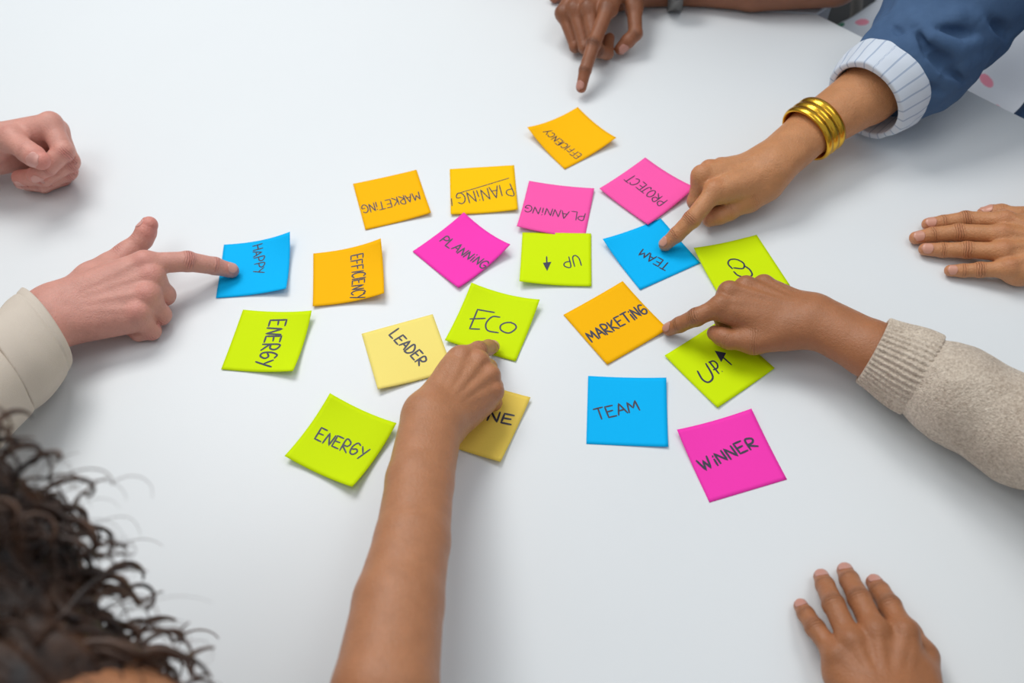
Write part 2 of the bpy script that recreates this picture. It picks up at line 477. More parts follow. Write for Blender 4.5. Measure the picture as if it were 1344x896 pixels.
def make_table(poly, name, label, legs):
    c = np.mean(poly, 0)
    t = empty('meeting_table', (c[0], c[1], 0), label, 'table')
    obj('tabletop', *prism(poly, T-.005, T), table_m, t, False)
    obj('edge_band', *prism(poly, T-.028, T-.005, .0), edge_m, t, False)
    for x, y in legs: obj('leg', *tube((x, y, 0), (x, y, T-.028), .025), leg_m, t)
make_table([(-.86, 1.318), (.433, 1.072), (.80, .651), (.58, .20), (.46, .09), (-.72, .09), (-.86, .25)], 'a',
           'large white meeting table with the coloured notes spread over it', [(-.75, 1.2), (.45, .95), (.45, .2), (-.75, .55)])
make_table([(-.86, 1.3195), (.431, 1.0740), (.458, 1.097), (.60, 1.42), (-.86, 1.42)], 'b',
           'white table pushed against the far side of the large one', [(-.78, 1.38), (.5, 1.35)])

# spare chair seen through the gap beside the tables
black_m = plain('black_plastic', srgb(38, 38, 40), .6)
ch = empty('office_chair', (.60, 1.60, 0), 'black chair with a grey steel leg beyond the far right table corner', 'chair')
obj('seat', *boxm((.57, 1.57, .455), (.13, .20, .02), -.2), black_m, ch, False)
obj('backrest', *boxm((.60, 1.79, .72), (.16, .012, .14), -.2), black_m, ch, False)
for x, y in ((.42, 1.42), (.71, 1.76), (.48, 1.79)):
    obj('leg', *tube((x, y, 0), (x, y, .50 if y < 1.6 else .80), .012), leg_m, ch)

la, lb = at(1121, 50, -300), at(1126, -15, -190); ld = (lb-la)/(lb-la)[2]
obj('leg', *tube(la+ld*(0-la[2]), lb+ld*.05, .010), leg_m, ch)

# ------------------------------------------------------------------ sticky notes
NOTE = {
 'eff_top': (0.0833, 0.8498, -1.0083), 'project': (0.1618, 0.7544, -0.8810), 'plan_up': (0.0571, 0.7330, -0.2300),
 'mark_l': (-0.1301, 0.7623, 0.2438), 'planing': (-0.0247, 0.7704, 0.0180), 'happy': (-0.2751, 0.6672, 0.0315),
 'eff_mid': (-0.1722, 0.6497, 0.0850), 'energy_l': (-0.2492, 0.5666, -0.1589), 'plan_mid': (-0.0503, 0.6770, -0.8482),
 'up_mid': (0.0520, 0.6593, -0.0872), 'eco': (-0.0185, 0.5764, -0.3798), 'energy_b': (-0.1647, 0.4430, -0.5173),
 'mark_r': (0.1065, 0.5697, -1.0364), 'team_t': (0.1549, 0.6617, -1.1215), 'team_b': (0.1068, 0.4634, -0.1111),
 'winner': (0.1967, 0.4102, 0.2534), 'leader': (-0.1070, 0.5456, 0.2799), 'ne': (-0.0350, 0.4629, -0.4255),
 'co': (0.2473, 0.6336, 0.2762), 'up_r': (0.2038, 0.5140, 0.5840)}
LIFT = {  # corner lifts in mm, same corner order as the square below; last = base height in mm
 'eff_top': (4, 9, 1, 11, 0), 'project': (2, 8, 2, 3, 1.2), 'plan_up': (3, 3, 0, 7, 0), 'mark_l': (1, 1, 4, 1, 0), 'planing': (0, 0, 4, 3, 0),
 'happy': (1, 14, 8, 1, 0), 'eff_mid': (1, 13, 11, 3, 0), 'energy_l': (1, 9, 9, 1, 0), 'plan_mid': (6, 12, 4, 1, 0),
 'up_mid': (0, 0, 1, 7, 1.0), 'eco': (8, 9, 1, 4, .4), 'leader': (0, 0, 2, 6, 0), 'energy_b': (9, 9, 11, 7, 0),
 'ne': (0, 4, 5, 2, 0), 'mark_r': (3, 3, 1, 0, .5), 'team_t': (0, 1, 1, 7, 0), 'team_b': (1, 4, 2, 0, 0), 'winner': (5, 5, 0, 0, 0),
 'co': (7, 0, 0, 2, .5), 'up_r': (2, 1, 2, 2, 0)}
COL = {'orange': srgb(255, 188, 0), 'amber': srgb(255, 200, 0), 'pink': srgb(255, 62, 186), 'rose': srgb(255, 92, 176), 'lime': srgb(212, 240, 0),
       'blue': srgb(0, 186, 252), 'pale': srgb(252, 232, 128), 'gold': srgb(243, 212, 96)}
def note_mat(nm, col):
    k = NT('paper_'+nm); k.b.inputs['Base Color'].default_value = (*[min(1, c) for c in col], 1); k.b.inputs['Roughness'].default_value = .75
    k.b.inputs['Specular IOR Level'].default_value = .15
    nz = k.noise(500, 3, .6, k.obco()); b = k.bump((nz, 0), .00008); k.l(b, 0, k.b, 'Normal'); return k.m
NM = {k: note_mat(k, v) for k, v in COL.items()}
ink_m = plain('marker_ink', srgb(44, 44, 66), .5, 0, None, .25, 400)

FONT = {
 'A': [[(0, 0), (.33, 1), (.66, 0)], [(.1, .36), (.58, .36)]],
 'C': [[(.62, .86), (.42, 1), (.18, .88), (.03, .5), (.15, .12), (.4, 0), (.66, .14)]],
 'D': [[(.05, 0), (.05, 1), (.4, .9), (.62, .5), (.4, .08), (.05, 0)]],
 'E': [[(.6, .98), (.05, 1), (.05, .02), (.62, 0)], [(.05, .52), (.5, .54)]],
 'F': [[(.6, .98), (.05, 1), (.05, 0)], [(.05, .52), (.48, .54)]],
 'G': [[(.64, .85), (.4, 1), (.14, .85), (.03, .45), (.18, .08), (.46, 0), (.64, .2), (.64, .42), (.36, .42)]],
 'g': [[(.6, .9), (.3, 1), (.05, .6), (.1, .1), (.4, 0), (.62, .3), (.45, .5), (.12, .38)]],
 'H': [[(.03, 0), (.05, 1)], [(.6, 0), (.6, 1)], [(.04, .5), (.6, .52)]],
 'I': [[(.12, 0), (.12, 1)]], 'i': [[(.12, 0), (.12, .62)], [(.12, .86), (.15, .93)]],
 'J': [[(.1, 1), (.62, 1)], [(.4, 1), (.4, .2), (.2, 0), (.02, .15)]],
 'K': [[(.05, 0), (.05, 1)], [(.6, 1), (.06, .45), (.62, 0)]],
 'L': [[(.05, 1), (.05, 0), (.56, 0)]],
 'M': [[(0, 0), (.08, 1), (.38, .35), (.66, 1), (.76, 0)]],
 'N': [[(.03, 0), (.06, 1), (.58, .02), (.6, 1)]],
 'O': [[(.35, 1), (.08, .82), (.02, .42), (.25, .02), (.55, .1), (.66, .55), (.5, .93), (.3, .98)]],
 'P': [[(.05, 0), (.08, 1), (.45, .96), (.6, .74), (.45, .5), (.06, .46)]],
 'R': [[(.05, 0), (.08, 1), (.45, .96), (.58, .74), (.42, .5), (.06, .46), (.62, 0)]],
 'T': [[(0, 1), (.66, 1)], [(.33, 1), (.31, 0)]],
 'U': [[(.04, 1), (.06, .3), (.3, 0), (.55, .2), (.6, 1)]],
 'V': [[(0, 1), (.32, 0), (.62, 1)]],
 'W': [[(0, 1), (.18, 0), (.38, .8), (.56, 0), (.78, 1)]],
 'Y': [[(0, 1), (.32, .48)], [(.66, 1), (.18, -.12)]],
 '.': [[(.1, 0), (.14, .04)]], '!': [[(.1, 1), (.12, .3)], [(.12, .08), (.13, .02)]]}
ADV = {'I': .3, 'i': .34, 'M': .92, 'W': .95, '.': .3, '!': .3}

def note_z(nm, u, v):
    """height above the table (m) at u,v in 0..1 (u right, v up in the note's frame)"""
    l = LIFT[nm]; wts = ((1-u)*v, u*v, u*(1-v), (1-u)*(1-v))
    return (l[4] + .5 + sum(li*wt**2.3 for li, wt in zip(l[:4], wts)))/1000
def note_uv(nm, xy):
    cx, cy, th = NOTE[nm]; dx, dy = xy[0]-cx, xy[1]-cy
    return (dx*math.cos(th)+dy*math.sin(th))/.076+.5, (-dx*math.sin(th)+dy*math.cos(th))/.076+.5
def smooth_poly(p, n=5):
    if len(p) < 3: return p
    P = [np.array(q, float) for q in p]; P = [2*P[0]-P[1]] + P + [2*P[-1]-P[-2]]; out = []
    for i in range(1, len(P)-2):
        for s in range(n):
            t = s/n; a, b, c, d = P[i-1:i+3]
            out.append(.5*(2*b + (c-a)*t + (2*a-5*b+4*c-d)*t*t + (3*b-a-3*c+d)*t**3))
    out.append(P[-2]); return out
ROUND = set('CDGgOPRUJ')

class Ink:
    def __init__(s, nm): s.nm = nm; s.V = []; s.F = []
    def stroke(s, pts, wd):
        wd = wd*1.3
        nm = s.nm; pts = [np.array(p[:2], float) for p in pts]; res = [pts[0]]
        for a, b in zip(pts[:-1], pts[1:]):
            k = max(1, int(np.linalg.norm(b-a)/.002))
            for i in range(1, k+1): res.append(a+(b-a)*i/k)
        n0 = len(s.V); ok = 0
        for i, p in enumerate(res):
            d = res[min(i+1, len(res)-1)] - res[max(i-1, 0)]; d = d/max(np.linalg.norm(d), 1e-9); q = np.array([-d[1], d[0]])*wd/2
            if i == 0: p = p - d*wd*.3
            if i == len(res)-1: p = p + d*wd*.3
            for sgn in (1, -1):
                x = p + q*sgn*(.7 if i in (0, len(res)-1) else 1); u, v = note_uv(nm, x); u, v = min(max(u, 0), 1), min(max(v, 0), 1)
                s.V.append((x[0], x[1], T + note_z(nm, u, v) + .00022))
            if i: k = n0+2*i; s.F.append([k-2, k-1, k+1, k])
    def text(s, txt, p0, p1, hpx, wd=.0011, seed=1):
        rnd = random.Random(seed*7+len(txt)); a = at(*p0, 1)[:2]; b = at(*p1, 1)[:2]
        d = (b-a); L = np.linalg.norm(d); d = d/L; up = np.array([-d[1], d[0]])
        mid = (a+b)/2
        # letter height in metres from its height in pixels in the direction of 'up'
        e = mid+up*.01; m0 = proj(np.append(mid, T)); m1 = proj(np.append(e, T)); hm = hpx/(np.linalg.norm(m1-m0)/.01)
        tot = sum(ADV.get(c, .78) for c in txt); tot -= .12; x = 0; W_ = L/tot
        for c in txt:
            if c != ' ':
                sl = rnd.uniform(-.06, .06); hs = rnd.uniform(.9, 1.08); dy = rnd.uniform(-.05, .05)
                for st in FONT[c]:
                    st = [(px + sl*py, py*hs+dy) for px, py in st]
                    if c in ROUND: st = smooth_poly(st, 4)
                    s.stroke([a + d*(x+q[0])*W_ + up*q[1]*hm for q in st], wd)
            x += ADV.get(c, .78)
    def line(s, p0, p1, wd=.0011): s.stroke([at(*p0, 1)[:2], at(*p1, 1)[:2]], wd)
    def tri(s, pts):
        n = len(s.V)
        for p in pts:
            x = at(*p, 1)[:2]; u, v = note_uv(s.nm, x); s.V.append((x[0], x[1], T+note_z(s.nm, u, v)+.00022))
        s.F.append([n, n+1, n+2])
def proj(P):
    q = P-CAM; z = q@FW; return np.array([672+F_PX*(q@RT)/z, 448-F_PX*(q@UP)/z])

def make_note(nm, col, label, group, draw):
    cx, cy, th = NOTE[nm]; c, s = math.cos(th), math.sin(th)
    root = empty('sticky_note', (cx, cy, T), label, 'sticky note', group)
    n = 18; V = []; F = []
    for top in (1, 0):
        for j in range(n+1):
            for i in range(n+1):
                u, v = i/n, j/n; x, y = (u-.5)*.076, (v-.5)*.076
                V.append((cx+x*c-y*s, cy+x*s+y*c, T+note_z(nm, u, v)-(0 if top else .00035)))
    m = (n+1)**2; I = lambda i, j: j*(n+1)+i
    for j in range(n):
        for i in range(n):
            q = [I(i, j), I(i+1, j), I(i+1, j+1), I(i, j+1)]; F.append(q); F.append([x+m for x in q[::-1]])
    rim = [I(i, 0) for i in range(n)]+[I(n, j) for j in range(n)]+[I(i, n) for i in range(n, 0, -1)]+[I(0, j) for j in range(n, 0, -1)]
    for x, y in zip(rim, rim[1:]+rim[:1]): F.append([y, x, x+m, y+m])
    obj('paper', V, F, NM[col], root)
    k = Ink(nm); draw(k)
    F2 = []
    obj('handwriting', k.V, k.F, ink_m, root, False)
def t_(*a, **kw): return lambda k: k.text(*a, **kw)
G = 'sticky notes on the meeting table'
make_note('eff_top', 'orange', 'orange note reading EFFICIENCY upside down, farthest up, under the dark pointing finger', G, t_('EFFICIENCY', (764.5, 203.5), (720.5, 172), 9, .0009))
make_note('project', 'rose', 'rose pink note reading PROJECT upside down, beside the gold-bangled hand', G, t_('PROJECT', (876, 265), (830, 229.5), 13, .0010, seed=3))
make_note('plan_up', 'rose', 'rose pink note reading PLANNING upside down, above the lime UP note', G, t_('PLANNiNG', (769, 280), (690.5, 270), 10, .0009))
make_note('mark_l', 'orange', 'orange note reading MARKETING upside down, at the far left of the top row', G, t_('MARKETiNG', (549, 252), (474, 270), 11, .0010))
def _d(k): k.text('PIANiNG', (670, 240.5), (598, 254.2), 16, .0010); k.line((668, 233.4), (599.8, 254.2), .0008); k.line((592.5, 261), (593.5, 271), .0009)
make_note('planing', 'amber', 'yellow-orange note reading PLANING upside down with a long overline', G, _d)
make_note('happy', 'blue', 'blue note reading HAPPY sideways, touched by the fair pointing finger', G, t_('HAPPY', (332, 324), (335, 361), 13, .0011))
make_note('eff_mid', 'orange', 'orange note reading EFFICIENCY sideways with a raised right edge, right of the blue HAPPY note', G, t_('EFFICIENCY', (461.5, 337), (462.5, 396), 17, .0012, seed=5))
make_note('energy_l', 'lime', 'lime green note reading ENERGY sideways, under the blue HAPPY note', G, t_('ENERgY', (354.5, 420), (337, 482), 22, .0016))
make_note('plan_mid', 'pink', 'hot pink note reading PLANNING, the readable one turned on its corner in the middle', G, t_('PLANNiNG', (576.5, 316.5), (634.5, 355), 12, .0013))
def _d(k):
    k.text('UP', (759.5, 335.4), (737, 339), 15, .0011); k.line((717.4, 337.5), (717.9, 352), .0012); k.tri([(712.5, 346), (723.5, 344.5), (718, 357)])
make_note('up_mid', 'lime', 'lime green note reading UP upside down with an arrow pointing down, near the centre', G, _d)
def _d(k):
    k.stroke([at(*p, 1)[:2] for p in ((649, 411), (627, 407.5), (616.5, 432.2), (629.5, 432.5))], .0013); k.line((617, 419.5), (637, 418.5), .0013)
    k.stroke(smooth_poly([at(*p, 1)[:2] for p in ((656, 417), (646, 416.5), (638, 425), (640, 434), (654, 437))]), .0013)
    k.stroke(smooth_poly([at(*p, 1)[:2] for p in ((670, 424), (676, 427), (677, 432), (668, 437.5), (658, 434), (657, 428), (663, 424.5), (671, 424))]), .0013)
make_note('eco', 'lime', 'lime green note reading ECO, touched by the finger of the bare arm', G, _d)
make_note('leader', 'pale', 'pale yellow note reading LEADER', G, t_('LEADER', (510, 439), (550.7, 480.2), 15, .0015))
make_note('energy_b', 'lime', 'lime green note reading ENERGY with raised corners, left of the bare forearm', G, t_('ENERgY', (412.5, 577), (478, 604), 17, .0013))
def _d(k): k.text('NE', (639, 551), (671.5, 558), 14, .0016)
make_note('ne', 'gold', 'mustard yellow note ending in NE, partly hidden under the bare wrist', G, _d)
make_note('mark_r', 'orange', 'orange note reading MARKETING, touched by the finger of the knit-sleeved arm', G, t_('MARKETiNg', (777, 449), (851, 410), 15, .0015))
make_note('team_t', 'blue', 'blue note reading TEAM upside down, under the finger of the gold-bangled hand', G, t_('TEAM', (880.5, 346), (843.5, 327), 11, .0012))
def _d(k):
    k.stroke(smooth_poly([at(*p, 1)[:2] for p in ((961, 353), (955.5, 347), (958, 341.5), (967, 341), (976, 346), (975, 352.5), (963, 352))]), .0014)
    k.stroke(smooth_poly([at(*p, 1)[:2] for p in ((963, 357), (969, 362), (980, 364), (987, 361), (984, 354), (977, 349))]), .0014)
make_note('co', 'lime', 'lime green note with its word half hidden behind the knit-sleeved hand', G, _d)
def _d(k):
    k.stroke(smooth_poly([at(*p, 1)[:2] for p in ((915.5, 487), (922, 498), (930, 501.5), (935.5, 494), (926.5, 477))]), .0015)
    k.line((931, 474.5), (943.5, 490), .0014); k.stroke(smooth_poly([at(*p, 1)[:2] for p in ((930.5, 475.5), (936, 473.5), (941, 477), (941.5, 482.5), (936.5, 485))]), .0013)
    k.line((960, 478.5), (946, 466), .0012); k.tri([(938, 460), (946.5, 475), (953, 463)]); k.line((947.5, 487), (948, 487.4), .0009)
make_note('up_r', 'lime', 'lime green note reading UP with an arrow pointing up, under the knit-sleeved hand', G, _d)
make_note('team_b', 'blue', 'blue note reading TEAM the right way up', G, t_('TEAM', (784.5, 551.5), (840, 537.5), 15, .0013))
make_note('winner', 'pink', 'hot pink note reading WINNER, nearest the bottom right', G, t_('WiNNER', (924, 618.5), (995, 585), 16, .0016))

# ------------------------------------------------------------------ people
#PEOPLE
def R3(*v): return np.array([v[0], v[1], v[2]+T], float)   # height given above the table top

class Head:
    def __init__(s, c, fwd, up=(0, 0, 1), sc=1.0):
        f = nrm(fwd); u = nrm(np.array(up, float) - (np.array(up, float)@f)*f); r = np.cross(f, u)
        s.c, s.f, s.u, s.r, s.sc = np.array(c, float), f, u, r, sc
        p = lambda x, y, z: s.c + sc*(r*x + f*y + u*z)
        s.p = p; A = (r, f, u)
        s.prims = [Ell(p(0, -.012, .02), A, np.array([.074, .092, .088])*sc), Ell(p(0, .028, -.045), A, np.array([.058, .062, .070])*sc),
                   Cap(p(0, .078, -.100), p(0, .080, -.098), .016*sc), Cap(p(0, .088, .012), p(0, .108, -.028), .008*sc, .013*sc),
                   Cap(p(-.035, .070, .030), p(.035, .070, .030), .015*sc), Ball(p(-.042, .062, -.02), .02*sc), Ball(p(.042, .062, -.02), .02*sc),
                   Cap(p(-.018, .083, -.062), p(.018, .083, -.062), .010*sc)]
        s.ears = [Ell(p(x, -.01, -.01), (r*.95+f*.2, f, u), np.array([.008, .019, .030])*sc) for x in (-.077, .077)]
        s.nose = [Ball(p(x, .102, -.036), .009*sc) for x in (-.011, .011)]
        s.eyes = [p(x, .077, .008) for x in (-.031, .031)]
    def fn(s):
        a = chain(s.prims, .016*s.sc); b = chain(s.ears + s.nose, .006)
        lip = Cap(s.p(-.024, .0925, -.0625), s.p(.024, .0925, -.0625), .0022*s.sc)
        sock = [Ball(e+s.f*.010, .015*s.sc) for e in s.eyes]
        lids = [Ball(e, .0135*s.sc) for e in s.eyes]
        def f(P, C, hd):
            d = smin(a(P, C, hd), b(P, C, hd), .006)
            for k in sock: d = smax(d, -ev(k, P, C, hd), .010)
            for k in lids: d = smin(d, ev(k, P, C, hd), .003)
            return smax(d, -ev(lip, P, C, hd), .003)
        return f

def hair_cap(head, mat, parent, grow=.012, long=0.0, wavy=.004, extra=()):
    p = head.p; sc = head.sc; A = (head.r, head.f, head.u)
    prims = [Ell(p(0, -.024, .030), A, np.array([.076+grow, .090+grow, .084+grow])*sc)]
    if long: prims += [Ell(p(0, -.055, -.05), A, np.array([.085, .055, .10+long])*sc)]
    prims += list(extra)
    cut = Ell(p(0, .085, -.045), A, np.array([.068, .075, .098])*sc)
    c = chain(prims, .02)
    def f(P, C, hd):
        d = smax(c(P, C, hd), -ev(cut, P, C, hd), .008)
        return d + wavy*wob(P, 90, 1)*.5 + wavy*.4*wob(P, 260, 3)
    lo, hi = bounds(prims, .02); V, Q = mesh_sdf(f, lo, hi, .004)
    return obj('hair', V, Q, mat, parent)

def uvball(c, r, n=12):
    V = []; F = []
    for j in range(n+1):
        for i in range(2*n):
            t = math.pi*j/n; p = math.pi*i/n; V.append(np.array(c)+r*np.array([math.sin(t)*math.cos(p), math.sin(t)*math.sin(p), math.cos(t)]))
    for j in range(n):
        for i in range(2*n):
            k = (i+1) % (2*n); F.append([j*2*n+i, (j+1)*2*n+i, (j+1)*2*n+k, j*2*n+k])
    return V, F

def sleeve(name, pts, mat, parent, cut=None, inner=None, h=.0022, disp=None, cut2=None, fl=None, attr_axis=None, k=.02, wall=.0028, extra=None, zmin=True):
    """cloth tube through pts [(P, r)...] starting at the cuff; cut plane (point, normal pointing out of the cuff) opens it"""
    pr = [Cap(a, b, ra, rb, (0, 0, 1) if fl else None, fl or 1) for (a, ra), (b, rb) in zip(pts[:-1], pts[1:])] + (extra or [])
    c = chain(pr, k)
    inn = inner and Cap(*inner)
    def f(P, C, hd):
        d = c(P, C, hd)
        if disp is not None: d = d + disp(P)
        if cut is not None: d = smax(d, (P-cut[0].astype(P.dtype))@nrm(cut[1]).astype(P.dtype), .002)
        if cut2 is not None: d = smax(d, (P-cut2[0].astype(P.dtype))@nrm(cut2[1]).astype(P.dtype), .002)
        if inn: d = smax(d, -ev(inn, P, C, hd, .03), .0015)
        if zmin: d = smax(d, T+.0003-P[..., 2], .003)
        return d
    lo, hi = bounds(pr, .008)
    if zmin: lo[2] = max(lo[2], T-.004)
    V, Q = mesh_sdf(f, lo, hi, h)
    at_ = None
    if attr_axis:
        a, b = attr_axis; ax = nrm(b-a); u = nrm(np.cross(ax, [0, 0, 1])); v = np.cross(ax, u); q = V-a
        at_ = {'around': np.arctan2(q@u, q@v), 'along': q@ax}
    return obj(name, V, Q, mat, parent, attrs=at_)

def torso(name, sh, hips, mat, parent, disp=None, r=.062, low=0.0, h=.006, cut_neck=None, sleeves=()):
    """garment body between two shoulder points and a hip centre"""
    a, b = sh; m = (a+b)/2; side = nrm(a-b); ax = nrm(hips-m); fw = nrm(np.cross(side, ax))
    prims = [Cap(a-side*.02, b+side*.02, r), Cap(m+ax*.05, m+ax*.20, .175, .165, fw, .62), Cap(m+ax*.2, hips, .165, .175, fw, .68)]
    for (p, q, ra, rb) in sleeves: prims.append(Cap(p, q, ra, rb))
    c = chain(prims, .05)
    hole = Cap(m-ax*.02+np.array([0, 0, .02]), m-ax*.2+np.array([0, 0, .05]), .06, .075)
    def f(P, C, hd):
        d = c(P, C, hd) + (.004*wob(P, 30, 2) if disp is None else disp(P))
        return smax(d, -ev(hole, P, C, hd, .03), .006)
    lo, hi = bounds(prims, .02); V, Q = mesh_sdf(f, lo, hi, h, 6)
    return obj(name, V, Q, mat, parent)

def place_hand(src, W, X, N, mirror=False):
    """the resting hand mesh of another figure moved to a new wrist frame"""
    V, Q, A, hd = src; k = ((V-hd.W)@hd.X) > -.02
    L = np.stack([(V-hd.W)@hd.X, (V-hd.W)@hd.N, (V-hd.W)@np.cross(hd.X, hd.N)], -1)
    X = nrm(X); N = nrm(np.array(N)-(np.array(N)@X)*X); B = np.cross(X, N)
    if mirror: L = L*[1, 1, -1]
    V2 = W + L[:, :1]*X + L[:, 1:2]*N + L[:, 2:]*B
    idx = np.cumsum(k)-1; q = Q[k[Q].all(1)]; q = idx[q]
    if mirror: q = q[:, ::-1]
    return V2[k], q, {a: v[k] for a, v in A.items()}

class Person:
    def __init__(s, loc, label, tone, red, knuck, palm, skin, nailm, redw=.5, knw=.4, pw=.5):
        s.root = empty('person', (loc[0], loc[1], 0), label, 'person')
        s.tone, s.red, s.knuck, s.palm = tone, red, knuck, palm; s.skin = skin; s.nm = nailm; s.w = (redw, knw, pw); s.parts = []
    def hand(s, hd, nails=('index', 'middle', 'ring', 'pinky', 'thumb'), fw=1.0):
        V, Q = hd.mesh(); A = hd.attrs(V, vnorm(V, Q), s.tone, s.red, s.w[0], s.knuck, s.w[1], s.palm, s.w[2])
        s.parts.append((V, Q, A)); hd.nails(s.nm, s.root, nails, fw=fw); return (V, Q, A, hd)
    def coarse(s, prims, k=.02, h=.005, extra=None):
        c = chain(prims, k); f = c if extra is None else (lambda P, C, hd: smin(c(P, C, hd), extra(P, C, hd), .02))
        lo, hi = bounds(prims, .03); V, Q = mesh_sdf(f, lo, hi, h, 6)
        s.parts.append((V, Q, body_attrs(V, s.tone)))
    def body(s, head, sh, arms, r=.045):
        m = (sh[0]+sh[1])/2
        prims = list(head.prims) + [Cap(head.p(0, -.03, -.05), m+np.array([0, 0, -.02]), .055, .06), Cap(sh[0], sh[1], .048)]
        for a in arms: prims.append(Cap(a[0], a[1], a[2], a[3]))
        s.coarse(prims, .025, .0045, head.fn())
        for e in head.eyes:
            o = obj('eye', *uvball(e+head.f*.0025, .0125*head.sc), eye_m, s.root)
    def finish(s):
        V, Q, A = merge(s.parts); obj('body', V, Q, s.skin, s.root, attrs=A)

eye_m = plain('eye_white', (.75, .73, .70), .2)
brown_hair = plain('dark_brown_hair', srgb(58, 40, 32), .5, 0, (260, .003), .4, 120)
fair_hair = plain('light_brown_hair', srgb(120, 88, 60), .5, 0, (260, .003), .35, 120)
grey_hair = plain('dark_hair', srgb(44, 38, 36), .5, 0, (260, .003), .35, 120)

# ---- person at the left: fair hands, beige shirt
nail_fair = plain('nail_fair', (.70, .36, .31), .32)
sk = skin_mat('skin_fair', 1.0, .0008)
A = Person((-1.0, .6), 'person at the left in a beige shirt, finger on the blue HAPPY note',
           (.64, .305, .245), (.70, .24, .20), (.68, .22, .19), (.72, .38, .32), sk, nail_fair, .55, .5, .3)
h = Hand('R', (62, 414, 44), {
    'index': [(190, 346, 50), (246, 343, 36), (282, 349, 20), (304, 355, 9)],
    'middle': [(199, 364, 44), (216, 387, 20), (198, 398, 10), (178, 394, 14)],
    'ring': [(194, 388, 40), (211, 413, 16), (192, 421, 10), (172, 412, 14)],
    'pinky': [(182, 411, 34), (199, 434, 12), (182, 437, 9), (166, 428, 12)]},
    [(120, 366, 34), (166, 335, 28), (187, 314, 36), (196, 295, 46)],
    [(R3(-.472, .500, .060), 33, .78), (R3(-.53, .355, .10), 40, .9)], 1.08, (31, .78), 1.04, 1.14, tendon=.1,
    thumb_n=(-.6, .3, .5), name='A right')
A.hand(h, ('index', 'thumb'))
h2 = Hand('L', (-24, 192, 48), {
    'index': [(66, 163, 72), (83, 199, 58), (62, 219, 52), (45, 229, 46)],
    'middle': [(74, 172, 56), (90, 212, 40), (58, 232, 34), (26, 233, 30)],
    'ring': [(76, 184, 38), (88, 224, 24), (56, 240, 20), (28, 238, 18)],
    'pinky': [(74, 196, 24), (82, 232, 11), (58, 243, 9), (36, 241, 10)]},
    [(-12, 186, 66), (14, 182, 74), (36, 199, 76), (54, 211, 72)],
    [(-90, 205, 45, 33, .8), (R3(-.90, .90, .06), 44, .9)], 1.10, (36, .82), 1.13, 1.08, thenar=1.15, thumb_n=(0, -.7, .7), name='A left')
A.hand(h2, ('index', 'middle', 'ring', 'pinky', 'thumb'))
shA = (R3(-.76, .40, .32), R3(-.95, .84, .32))
hd = Head(R3(-.80, .66, .55), (.9, .1, -.45)); A.body(hd, shA, [(R3(-.53, .355, .10), shA[0], .045, .055), (R3(-.90, .90, .06), shA[1], .045, .055)])
hair_cap(hd, fair_hair, A.root); A.finish()
shirt_m = plain('beige_cotton', srgb(208, 196, 182), .85, 0, (900, .0003), .03, 60)
seam_m = plain('beige_thread', srgb(160, 148, 130), .9)
ce = at(61, 427, 46); cb = at(14, 478, 58); cdir = nrm(ce-cb)
pl = nrm(np.cross(at(94, 471, 34)-at(28, 384, 60), [0.35, -.1, 1.0])); pl = pl if pl@cdir > 0 else -pl
print('A cuff', ce, cb, pl)
sh_disp = lambda P: .0016*wob(P, 60, 1)
cp = [(ce+cdir*.02, .0410), (cb, .0415), (R3(-.49, .46, .075), .043)]
def hem(P):
    t = (P-ce.astype(P.dtype))@pl.astype(P.dtype)
    return sh_disp(P) + .0010*np.exp(-((t+.009)/.0013)**2)
sleeve('shirt_cuff', cp, shirt_m, A.root, cut=(ce, pl), inner=(ce+pl*.03, ce-pl*.03, .0385, .036), h=.0014, disp=hem, cut2=(ce-pl*.056, -pl), fl=None)
sleeve('shirt_sleeve', [(cb+(cb-ce)*.1, .0415), (R3(-.49, .46, .075), .043), (R3(-.53, .355, .10), .050), (shA[0], .07)], shirt_m, A.root, cut=(ce-pl*.0545, pl), h=.0025, disp=lambda P: .003*wob(P, 45, 4))
sleeve('shirt_sleeve', [(at(-60, 200, 45), .044), (R3(-.90, .90, .06), .058), (shA[1], .07)], shirt_m, A.root, h=.0035, cut=(at(-55, 200, 45), nrm(at(-40, 198, 45)-at(-90, 205, 45))), inner=(at(-30, 198, 45), at(-80, 203, 45), .04, .04))
torso('shirt', shA, R3(-1.2, .52, -.2), shirt_m, A.root)

# ---- person at the far side: dark hands, watch
nail_dark = plain('nail_rosy', (.50, .24, .19), .3)
sk = skin_mat('skin_dark', 1.0, .0005, .40)
B = Person((.2, 1.5), 'person at the far side pointing a finger at the topmost orange note',
           (.27, .100, .046), (.40, .14, .075), (.13, .05, .028), (.46, .22, .13), sk, nail_dark, .4, .6, .6)
h = Hand('R', (800, -62, 66), {
    'index': [(797, 12, 56), (779, 58, 44), (768, 92, 28), (763, 115, 14)],
    'middle': [(772, 12, 52), (783, 66, 26), (797, 70, 14), (800, 50, 12)],
    'ring': [(754, 13, 46), (768, 62, 20), (784, 62, 10), (788, 46, 12)],
    'pinky': [(739, 18, 38), (755, 61, 13), (768, 56, 9), (774, 44, 12)]},
    [(828, -30, 48), (832, 8, 42), (834, 44, 28), (814, 64, 14)],
    [(R3(.06, 1.28, .06), 36, .85), (R3(-.02, 1.36, .06), 42, .9)], .96, (27, .72), .97, 1.0, thumb_n=(.6, -.7, .5), name='B right')
B.hand(h, ('index', 'thumb'))
